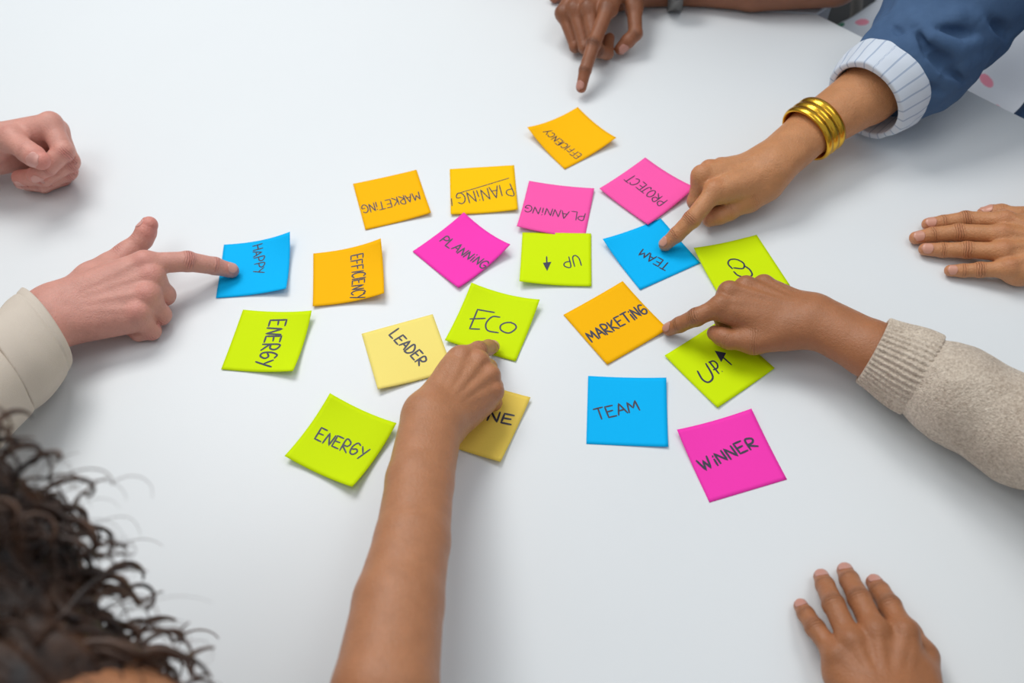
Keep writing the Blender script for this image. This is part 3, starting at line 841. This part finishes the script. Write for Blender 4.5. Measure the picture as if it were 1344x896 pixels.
h2 = Hand('L', (858, -16, 24), {
    'index': [(782, -22, 26), (754, -14, 16), (738, -8, 10), (727, -3, 8)],
    'middle': [(784, -34, 26), (750, -28, 16), (732, -24, 10), (718, -20, 8)],
    'ring': [(788, -46, 24), (758, -42, 15), (740, -40, 10), (726, -38, 8)],
    'pinky': [(796, -58, 22), (774, -58, 14), (760, -58, 9), (748, -58, 8)]},
    [(836, -6, 22), (812, 2, 18), (790, 6, 12), (772, 4, 10)],
    [(915, -19, 26, 27, .8), (990, -22, 34, 36, .9), (1095, -34, 44, 42, .95)], .96, (26, .72), .97, .98, name='B left')
src = B.hand(h2, ('index', 'middle', 'ring', 'pinky', 'thumb'))
shB = (R3(0.0, 1.40, .32), R3(.36, 1.36, .32))
elb = at(1095, -34, 44)
hd = Head(R3(.17, 1.30, .55), (0, -.85, -.5)); B.body(hd, shB, [(R3(-.02, 1.36, .06), shB[0], .042, .05), (elb, shB[1], .042, .05)])
hair_cap(hd, brown_hair, B.root, .02, .05); B.finish()
white_m = plain('white_cotton', (.62, .62, .60), .85, 0, (700, .0004))
sleeve('shirt_sleeve', [(shB[0]+(R3(-.02, 1.36, .06)-shB[0])*.5, .06), (shB[0], .066)], white_m, B.root, h=.005, cut=(shB[0]+(R3(-.02, 1.36, .06)-shB[0])*.5, R3(-.02, 1.36, .06)-shB[0]))
sleeve('shirt_sleeve', [(shB[1]+(elb-shB[1])*.5, .06), (shB[1], .066)], white_m, B.root, h=.005, cut=(shB[1]+(elb-shB[1])*.5, elb-shB[1]))
torso('shirt', shB, R3(.18, 1.80, -.2), white_m, B.root)

# ---- person at the upper right: blue jacket over striped shirt, gold bangle
nail_tan = plain('nail_tan', (.66, .32, .23), .3)
sk = skin_mat('skin_tan', 1.3, .0022, .42)
C = Person((.95, 1.0), 'person in a blue jacket with striped cuff, finger on a blue TEAM note',
           (.56, .250, .108), (.64, .26, .15), (.50, .18, .085), (.62, .33, .19), sk, nail_tan, .4, .55, .4)
cR = at(1137, 132, 58)
h = Hand('R', (1017, 213, 44), {
    'index': [(938, 251, 46), (908, 288, 33), (888, 308, 19), (873, 321, 8)],
    'middle': [(921, 231, 48), (914, 264, 22), (928, 274, 12), (944, 262, 14)],
    'ring': [(931, 224, 38), (924, 254, 14), (940, 262, 10), (954, 250, 14)],
    'pinky': [(946, 221, 30), (942, 246, 12), (954, 250, 10), (966, 240, 14)]},
    [(1004, 242, 32), (984, 262, 26), (957, 278, 20), (931, 288, 15)],
    [(1064, 172, 46, 28, .85), (1137, 124, 56, 36, .92), (R3(.53, .915, .09), 44, .95)], .98, (27, .80), 1.02, 1.0, thumb_n=(.3, -.8, .5), thenar=1.22, name='C right')
C.hand(h, ('index',), 1.0)
h2 = Hand('L', (1396, 326, 26), {
    'index': [(1318, 290, 24), (1267, 288, 15), (1238, 292, 10), (1218, 294, 8)],
    'middle': [(1314, 308, 26), (1258, 305, 16), (1224, 308, 10), (1202, 312, 8)],
    'ring': [(1316, 330, 24), (1269, 328, 15), (1237, 328, 10), (1214, 327, 8)],
    'pinky': [(1324, 353, 20), (1286, 354, 13), (1264, 355, 9), (1247, 355, 7.5)]},
    [(1374, 300, 22), (1345, 287, 16), (1314, 279, 11), (1291, 281, 8)],
    [(R3(.66, .71, .035), 32, .8), (R3(.80, .74, .06), 42, .9)], .98, (27, .7), .98, 1.0, thumb_n=(-.1, .5, .85), nroll=(0, -.5, 0), name='C left')
C.hand(h2)
shC = (R3(.76, 1.06, .30), R3(1.0, .78, .30)); eR = R3(.53, .915, .09); eL = R3(.80, .74, .06)
hd = Head(R3(.80, .86, .54), (-.7, -.55, -.45)); C.body(hd, shC, [(eR, shC[0], .045, .052), (eL, shC[1], .045, .052)])
hair_cap(hd, grey_hair, C.root, .02, .04); C.finish()
def jk(name):
    k = NT(name); co = k.obco(); k.b.inputs['Roughness'].default_value = .8; k.b.inputs['Specular IOR Level'].default_value = .2
    nz = k.noise(25, 4, .6, co); mx = k.n('ShaderNodeMix', data_type='RGBA'); mx.inputs[6].default_value = (*srgb(62, 88, 124), 1); mx.inputs[7].default_value = (*srgb(84, 112, 148), 1)
    k.l(nz, 0, mx, 0); k.l(mx, 2, k.b, 'Base Color'); w_ = k.n('ShaderNodeTexWave', Scale=500.0); k.l(co[0], co[1], w_, 'Vector')
    b = k.bump((w_, 0), .0001); b2 = k.bump((k.noise(120, 3, .6, co), 0), .0006, 1, b); k.l(b2, 0, k.b, 'Normal'); return k.m
jacket_m = jk('blue_denim')
ridge = lambda t, w_: np.exp(-(t/w_)**2)
j0 = at(1150, 118, 62)
cA, cB = at(1135, 133, 58), at(1164, 109, 63); cax = nrm(cA-cB)
FOLDS = [  # pixel pairs of fold crests on the sleeve with height and half width (mm)
    ((1203, 40), (1218, 78), 0, 0)]
def hit(prims, px, py):
    """first point of a cloth tube met by the line of sight through a pixel"""
    d = nrm(at(px, py, 0)-CAM); t = .3
    for _ in range(120):
        P = CAM+d*t; e = min(float(p.d(P[None])[0]) for p in prims)
        if e < 2e-4: break
        t += e*.8
    return P
def fold_lines(lines, prims):
    L = [(hit(prims, *a), hit(prims, *b), amp/1000, wd/1000) for a, b, amp, wd in lines]
    def f(P):
        d = np.zeros(P.shape[:-1], P.dtype)
        for a, b, amp, wd in L:
            ab = (b-a).astype(P.dtype); q = P-a.astype(P.dtype); t = np.clip(q@ab/float(ab@ab), 0, 1); q = q-t[..., None]*ab
            e = np.sqrt((q*q).sum(-1)); d -= (1.8*amp*np.exp(-(e/wd)**2)*(.35+.65*np.sin(np.pi*np.clip(t, .05, .95)))).astype(P.dtype)
        return d
    return f
jp = [(cB+cax*.01, .050), (at(1205, 78, 76), .060), (eR+[0, .01, .012], .072), (shC[0], .080)]
jc = [Cap(a, b, ra, rb) for (a, ra), (b, rb) in zip(jp[:-1], jp[1:])]
fl_ = fold_lines([((1196, 24), (1222, 50), 7, 8), ((1222, 50), (1258, 64), 8, 8), ((1258, 64), (1290, 55), 7, 8),
                  ((1204, 38), (1219, 70), -7, 6), ((1219, 70), (1240, 92), -10, 8), ((1240, 92), (1262, 106), -6, 6), ((1228, 66), (1248, 88), -6, 9),
                  ((1214, 74), (1232, 96), 5, 6), ((1232, 96), (1258, 112), 5, 6), ((1230, 42), (1272, 46), -8, 7), ((1240, 26), (1270, 20), 5, 9),
                  ((1281, 26), (1297, 50), 7, 7), ((1297, 50), (1318, 60), 7, 7), ((1298, 30), (1320, 44), -8, 8), ((1186, 52), (1200, 70), 3, 6),
                  ((1268, 82), (1285, 76), 4, 8), ((1172, 36), (1186, 50), -3, 5), ((1215, 110), (1236, 120), -3, 5)], jc)
sleeve('jacket_sleeve', jp, jacket_m, C.root, cut=(cB+cax*.004, cax), h=.0020,
       disp=lambda P: fl_(P) + .0026*wob(P, 50, 5)+.0014*wob(P, 110, 2), k=.02)
def stripes():
    k = NT('striped_shirting'); a = k.n('ShaderNodeAttribute', attribute_name='around'); k.b.inputs['Roughness'].default_value = .8
    s1 = k.math('FRACT', k.math('MULTIPLY', (a, 'Fac'), 25/(2*math.pi))); s2 = k.math('LESS_THAN', k.math('ABSOLUTE', k.math('SUBTRACT', s1, .5)), .075)
    mx = k.n('ShaderNodeMix', data_type='RGBA'); mx.inputs[6].default_value = (*srgb(212, 220, 232), 1); mx.inputs[7].default_value = (*srgb(168, 182, 204), 1)
    k.l(s2[0], 0, mx, 0); k.l(mx, 2, k.b, 'Base Color'); nz = k.noise(900, 3, .6, k.obco()); b = k.bump((nz, 0), .0002); k.l(b, 0, k.b, 'Normal'); return k.m
cpl = nrm(np.cross(at(1155, 173, 30)-at(1121, 86, 85), [.3, .45, 1.0])); cpl = cax
print('C cuff', cax, cpl)
sleeve('shirt_cuff', [(cA+cax*.02, .0460), (cB, .0525), (cB-cax*.03, .055)], stripes(), C.root, cut=(cA, cpl), inner=(cA+cpl*.03, cA-cpl*.03, .0435, .042), h=.0014, cut2=(cB, -cax),
       disp=lambda P: .0022*wob(P, 48, 7)+.0008*wob(P, 120, 3), attr_axis=(cB, cA))
sleeve('jacket_sleeve', [(R3(.64, .71, .04), .045), (eL, .06), (shC[1], .075)], jacket_m, C.root, h=.004, disp=lambda P: .004*wob(P, 45, 2), cut=(R3(.64, .71, .04), (-1, 0, 0)))
torso('jacket', shC, R3(1.14, 1.14, -.2), jacket_m, C.root)
def floral():
    k = NT('white_floral_cotton'); co = k.obco(); k.b.inputs['Roughness'].default_value = .85
    n0 = k.n('ShaderNodeTexNoise', Scale=40.0, Detail=2.0); k.l(co[0], co[1], n0, 'Vector')
    base = (.74, .77, .83)
    cur = None
    for seed, sc, thr, col in ((0.0, 13.0, .20, srgb(232, 84, 104)), (3.7, 14.0, .19, srgb(66, 130, 104)), (8.1, 15.0, .17, srgb(240, 150, 170))):
        mp = k.n('ShaderNodeMapping'); mp.inputs['Location'].default_value = (seed, seed*.7, seed*.3); k.l(co[0], co[1], mp, 'Vector')
        vo = k.n('ShaderNodeTexVoronoi', Scale=sc); k.l(mp, 0, vo, 'Vector')
        dd = k.math('MULTIPLY_ADD', (n0, 0), .16, (vo, 'Distance')); sep = k.n('ShaderNodeSeparateColor'); k.l(vo, 'Color', sep, 0)
        on = k.math('MULTIPLY', k.math('LESS_THAN', dd, thr+.08), k.math('GREATER_THAN', (sep, 0), .45))
        mx = k.n('ShaderNodeMix', data_type='RGBA'); mx.inputs[6].default_value = (*base, 1); mx.inputs[7].default_value = (*col, 1)
        if cur: k.l(cur, 2, mx, 6)
        k.l(on[0], 0, mx, 0); cur = mx
    k.l(cur, 2, k.b, 'Base Color'); return k.m
xa = nrm([-.76, -.65, 0]); ya = np.array([-xa[1], xa[0], 0])
pr = [Box(R3(.79, 1.07, -.18), (xa, ya, (0, 0, 1)), (.24, .297, .06), .04), Cap(R3(1.0, 1.08, -.18), R3(.62, .80, -.16), .09, .07), Cap(R3(.90, 1.25, -.18), R3(.55, 1.02, -.16), .09, .07)]
c_ = chain(pr, .04); lo, hi = bounds(pr, .02); V, Q = mesh_sdf(lambda P, C_, h_: smax(c_(P, C_, h_) + .005*wob(P, 35, 3), P[..., 2]-(T-.035), .01), lo, hi, .006, 6)
obj('dress', V, Q, floral(), C.root)
q1, q2 = at(1298, 146, -20), at(1350, 92, 10); qd = nrm(q2-q1)
sleeve('jacket_front', [(q1+[.03, -.02, -.03], .022), (q2+[.04, -.03, -.03], .03), (R3(.90, .86, .12), .05)], jacket_m, C.root, h=.005, zmin=False, disp=lambda P: .003*wob(P, 40, 8))

# ---- person at the right: knit sleeve
nail_d = plain('nail_brown', (.56, .27, .21), .3)
sk = skin_mat('skin_brown', 1.0, .0006, .42)
D = Person((.6, 0.0), 'person in a beige knit sweater, finger on an orange MARKETING note',
           (.40, .160, .068), (.50, .20, .11), (.28, .11, .048), (.52, .26, .15), sk, nail_d, .5, .4, .5)
h = Hand('R', (1072, 421, 42), {
    'index': [(946, 402, 42), (914, 416, 32), (892, 426, 18), (878, 432, 8)],
    'middle': [(957, 384, 46), (944, 408, 27), (950, 424, 15), (972, 424, 16)],
    'ring': [(979, 377, 44), (968, 386, 16), (986, 400, 12), (1002, 398, 16)],
    'pinky': [(1002, 375, 38), (992, 378, 14), (1006, 390, 10), (1018, 390, 14)]},
    [(1030, 436, 34), (990, 448, 28), (957, 446, 24), (938, 437, 21)],
    [(1143, 458, 46, 28.5, .88), (1240, 508, 50, 34, .9), (R3(.46, .375, .065), 44, .9)], .97, (27, .74), .98, 1.0, thumb_n=(.1, -.7, .6), thenar=1.1, name='D right')
D.hand(h, ('index',))
h2 = Hand('L', (1163, 936, 34), {
    'index': [(1186, 829, 34), (1168, 795, 25), (1155, 775, 14), (1147, 764, 8)],
    'middle': [(1149, 829, 36), (1128, 786, 27), (1115, 761, 15), (1109, 749, 8)],
    'ring': [(1117, 842, 34), (1094, 793, 26), (1083, 768, 14), (1078, 757, 8)],
    'pinky': [(1098, 861, 28), (1070, 824, 20), (1058, 806, 12), (1051, 795, 7)]},
    [(1208, 905, 24), (1211, 862, 15), (1195, 832, 10), (1184, 818, 9)],
    [(R3(.31, .10, .04), 30, .8), (R3(.41, -.05, .06), 42, .9)], .97, (27, .7), .97, 1.0, thumb_n=(.5, .2, .8), name='D left')
src = D.hand(h2, ('index', 'middle', 'ring', 'pinky'))
shD = (R3(.66, .16, .27), R3(.45, -.15, .27)); eR = R3(.46, .375, .065); eL = R3(.41, -.05, .06)
hd = Head(R3(.59, -.02, .52), (-.7, .55, -.45)); D.body(hd, shD, [(eR, shD[0], .045, .052), (eL, shD[1], .045, .052)])
hair_cap(hd, brown_hair, D.root, .018, .05); D.finish()
def knit(name, rib):
    k = NT(name); co = k.obco(); k.b.inputs['Roughness'].default_value = .95; k.b.inputs['Specular IOR Level'].default_value = .1
    n1 = k.noise(420, 4, .7, co); n2 = k.noise(18, 3, .6, co); m1 = k.math('MULTIPLY_ADD', (n2, 0), .5, k.math('MULTIPLY', (n1, 0), .9))
    r = k.n('ShaderNodeValToRGB'); r.color_ramp.elements[0].position = .42; r.color_ramp.elements[1].position = .95
    r.color_ramp.elements[0].color = (*srgb(158, 138, 120), 1); r.color_ramp.elements[1].color = (*srgb(240, 226, 208), 1); k.l(m1[0], 0, r, 0); k.l(r, 0, k.b, 'Base Color')
    b = k.bump((n1, 0), .0010)
    vo = k.n('ShaderNodeTexVoronoi', Scale=650.0); k.l(co[0], co[1], vo, 'Vector'); b = k.bump((vo, 0), -.0006, 1, b)
    k.l(b, 0, k.b, 'Normal'); k.b.inputs['Sheen Weight'].default_value = .2; return k.m
knit_m = knit('beige_knit', False)
kA, kB = at(1145, 459, 46), at(1204, 489, 47); kax = nrm(kA-kB); ku = nrm(np.cross(kax, [0, 0, 1])); kv = np.cross(kax, ku)
kpl = nrm(np.cross(at(1130, 493, 30)-at(1159, 424, 62), [.3, -.2, 1.0])); kpl = kpl if kpl@kax > 0 else -kpl; kpl = nrm(kpl*.4+kax)
def ribs(P):
    q = P-kB.astype(P.dtype); th = np.arctan2(q@ku.astype(P.dtype), q@kv.astype(P.dtype))
    return -.0017*(.5+.5*np.cos(th*44)) + .0003*wob(P, 90, 2)
sleeve('knit_cuff', [(kA+kax*.02, .0310), (kB, .0345), (kB-kax*.02, .0350)], knit_m, D.root, cut=(kA, kpl), inner=(kA+kax*.03, kA-kax*.03, .0285, .0285), h=.0010, disp=ribs, cut2=(kB-kax*.006, -nrm(kax+kpl)))
sleeve('knit_sleeve', [(kB+kax*.004, .0352), (at(1262, 522, 50), .0405), (at(1350, 570, 52), .0435), (eR+[.02, -.02, .01], .048), (shD[0], .070)], knit_m, D.root, cut=(kB+kax*.002, nrm(kax+kpl)), h=.0020, disp=lambda P: .0022*wob(P, 42, 3)+.0007*wob(P, 170, 5))
sleeve('knit_sleeve', [(R3(.325, .078, .04), .040), (eL, .056), (shD[1], .07)], knit_m, D.root, cut=(R3(.325, .078, .04), (-.5, .8, 0)), h=.004)
torso('knit_sweater', shD, R3(.82, -.30, -.24), knit_m, D.root)

# ---- person at the lower left: curly hair, bare arm
nail_e = plain('nail_warm', (.60, .27, .22), .3)
sk = skin_mat('skin_warm_brown', 1.0, .0007, .42)
E = Person((-.4, -.05), 'person with curly dark hair and bare arm, finger on the lime ECO note',
           (.47, .205, .098), (.56, .22, .14), (.48, .18, .09), (.56, .29, .17), sk, nail_e, .4, .35, .4)
eR = R3(-.097, .128, .104)
h = Hand('R', (566, 556, 62), {
    'index': [(604, 469, 52), (628, 460, 42), (641, 456, 22), (647, 455, 9)],
    'middle': [(627, 475, 48), (640, 483, 26), (630, 496, 12), (616, 496, 14)],
    'ring': [(641, 493, 42), (648, 507, 20), (634, 514, 10), (620, 510, 14)],
    'pinky': [(646, 514, 34), (648, 528, 14), (634, 532, 9), (620, 524, 14)]},
    [(578, 520, 40), (594, 494, 28), (612, 478, 18), (626, 472, 12)],
    [(551, 632, 76, 27.5, .86), (541, 710, 88, 29, .9), (523, 792, 98, 33, .93), (505, 910, 110, 36.5, .95), (eR, 35, .96)], .96, (27, .80), .97, 1.0, thumb_n=(-.6, .3, .7), name='E right')
E.hand(h, ('index',))
shE = (R3(-.222, .097, .268), R3(-.53, .20, .25))
hd = Head(R3(-.360, .195, .37), (.44, .80, -.36), sc=1.0)
eL = R3(-.62, -.05, -.02)
E.body(hd, shE, [(eR, shE[0], .036, .048), (eL, shE[1], .038, .052), (eL, R3(-.50, -.06, -.16), .036, .028), (shE[0], shE[0]+(shE[1]-shE[0])*.3+[0, 0, -.05], .06, .07)])
E.parts.append(place_hand(src, R3(-.50, -.06, -.16), (1, -.1, -.3), (0, .3, 1)))
E.finish()
top_m = plain('tank_top', srgb(96, 72, 62), .9)
torso('tank_top', (shE[0]+(shE[1]-shE[0])*.18+[0, 0, -.02], shE[1]+(shE[0]-shE[1])*.18+[0, 0, -.02]), R3(-.52, -.38, -.2), top_m, E.root, r=.052)
# curly hair: scalp volume plus many spiral locks
def curls(head, mat, parent, n=1150, seed=11):
    rnd = np.random.RandomState(seed); p = head.p; V = []; F = []; nv = 0; sides = 6
    def tube_path(C, R):
        nonlocal nv
        C = np.array(C); Tn = np.gradient(C, axis=0); Tn /= np.linalg.norm(Tn, axis=1)[:, None]+1e-9
        a = np.cross(Tn, [.3, .5, .8]); a /= np.linalg.norm(a, axis=1)[:, None]+1e-9; b = np.cross(Tn, a)
        th = np.arange(sides)*2*math.pi/sides
        ring = C[:, None] + R[:, None, None]*(np.cos(th)[None, :, None]*a[:, None]+np.sin(th)[None, :, None]*b[:, None])
        V.append(ring.reshape(-1, 3)); m = len(C)
        i = np.arange(m-1)[:, None]*sides; j = np.arange(sides)[None]; k = (j+1) % sides
        F.append((np.stack([i+j, i+k, i+k+sides, i+j+sides], -1).reshape(-1, 4))+nv); nv += m*sides
    for q in range(n):
        fine = q > n*.6
        while True:
            d = rnd.randn(3); d[0] = abs(d[0]) if q % 3 else d[0]; d /= np.linalg.norm(d)
            if d[1] < .45 + .25*(d[2] > .2) and d[2] > -.55: break
        if q % 5 > 2:
            m_ = MASS[rnd.randint(len(MASS))]; base0 = at(*m_[:3]); off = nrm(d*[1, 1, .6])*m_[3]*.85
        base = head.c + head.sc*(head.r*d[0]*.078 + head.f*(d[1]*.092-.02) + head.u*(d[2]*.090+.022))
        out = nrm(head.r*d[0]+head.f*d[1]*.8+head.u*d[2]); L = rnd.uniform(.05, .12) + (.05*rnd.rand() if d[0] > .2 and d[2] < .45 else 0)
        if q % 5 > 2: base = base0 + off; out = nrm(off); L = rnd.uniform(.02, .06)
        m = 44 if fine else 50; t = np.linspace(0, 1, m)[:, None]
        down = np.array([0, 0, -1.0]) + head.r*.15*np.sign(d[0])
        path = base + out*(.012+.016*rnd.rand()+(.012*rnd.rand() if fine else 0))*np.sin(np.minimum(t*2.2, 1.57)) + down*L*t**1.4 + out*.008*t + rnd.randn(3)*.012*t
        u1 = nrm(np.cross(down, [.2, .9, .1])); u2 = nrm(np.cross(down, u1)); turns = rnd.uniform(3, 7)*L/.12; ph = rnd.rand()*6.28
        rad = rnd.uniform(.003, .0065)*np.minimum(t*4, 1)
        path = path + rad*(np.cos(2*math.pi*turns*t+ph)*u1 + np.sin(2*math.pi*turns*t+ph)*u2)
        w0 = rnd.uniform(.0002, .0005) if fine else rnd.uniform(.0014, .0030)
        tube_path(path, (w0*(1-.75*t[:, 0]**2)).astype(float))
    V = np.concatenate(V); F = np.concatenate(F)
    o = obj('hair', V, F, mat, parent); o['kind'] = 'stuff'; return o
def hair_mat():
    k = NT('curly_dark_hair'); co = k.obco(); nz = k.noise(35, 3, .6, co); r = k.n('ShaderNodeValToRGB')
    r.color_ramp.elements[0].position = .35; r.color_ramp.elements[0].color = (*srgb(34, 24, 22), 1); r.color_ramp.elements[1].position = .72; r.color_ramp.elements[1].color = (*srgb(104, 72, 52), 1)
    k.l(nz, 0, r, 0); k.l(r, 0, k.b, 'Base Color'); k.b.inputs['Roughness'].default_value = .42; return k.m
hm = hair_mat()
MASS = [(-60, 690, 330, .036), (-35, 745, 310, .040), (-5, 800, 290, .040), (20, 865, 265, .036), (-30, 870, 270, .05), (-60, 800, 290, .05), (60, 905, 250, .028), (20, 890, 305, .034), (78, 900, 292, .026)]
hair_cap(hd, hm, E.root, .024, .03, .010, [Ball(hd.p(.075, -.01, -.02), .045), Ball(hd.p(.088, -.010, -.08), .048), Ball(hd.p(.100, -.01, -.14), .042), Ball(hd.p(.085, -.05, -.19), .045), Ball(hd.p(.06, -.06, -.15), .055)] + [Ball(at(*q[:3]), q[3]) for q in MASS]).name = 'scalp_hair'
curls(hd, hm, E.root)

# ---- gold bangle and wristwatch
def band(path_c, ax, up, ru, rs, prof, a0, a1, n=64):
    """profile [(along, out)] swept round an elliptical ring, closed loop of the profile"""
    ax = nrm(ax); up = nrm(np.array(up)-(np.array(up)@ax)*ax); sd = np.cross(ax, up); V = []; F = []; m = len(prof)
    for i in range(n+1):
        t = a0+(a1-a0)*i/n; c, s = math.cos(t), math.sin(t)
        for (l, o) in prof: V.append(path_c + ax*l + up*(ru+o)*c + sd*(rs+o)*s)
    for i in range(n):
        for j in range(m):
            k = (j+1) % m; F.append([i*m+j, i*m+k, (i+1)*m+k, (i+1)*m+j])
    F.append(list(range(m))); F.append([n*m+j for j in range(m-1, -1, -1)]); return V, F
gold = plain('brushed_gold', srgb(228, 176, 58), .24, 1.0, (200, .00008))
bc = at(1068, 169, 49); bx = nrm(at(1137, 124, 56)-at(1017, 213, 44))
prof = [(-.0155+.031*i/24, .0010+.0021*abs(math.sin(math.pi*3*i/24))**.8) for i in range(25)] + [(.0155, -.0003), (-.0155, -.0003)]
b = empty('bracelet', bc, 'wide gold cuff bracelet with three ribs on the wrist above the TEAM finger', 'bracelet')
obj('cuff_band', *band(bc, bx, [.15, -.25, 1], .0275, .0315, prof, -2.55, 2.55), gold, b)
steel = plain('dark_steel', srgb(120, 118, 116), .35, .9)
wc = at(886, -15, 27); wx = nrm(at(990, -22, 34)-at(858, -16, 24))
wn = nrm(np.array([.05, -.75, .66])); wn = nrm(wn-(wn@wx)*wx)
b = empty('wristwatch', wc, 'steel wristwatch on the dark forearm at the far edge of the table', 'watch')
obj('watch_band', *band(wc, wx, wn, .0270, .0265, [(-.010, .0), (-.010, .0028), (.010, .0028), (.010, .0)], 0, 6.28318), steel, b)
def disc(c, ax, r, t, n=36):
    return tube(c, np.array(c)+nrm(ax)*t, r, n)
obj('watch_case', *disc(wc+wn*.0245, wn, .0195, .008), steel, b)
obj('watch_face', *disc(wc+wn*.0326, wn, .0165, .0004), black_m, b)
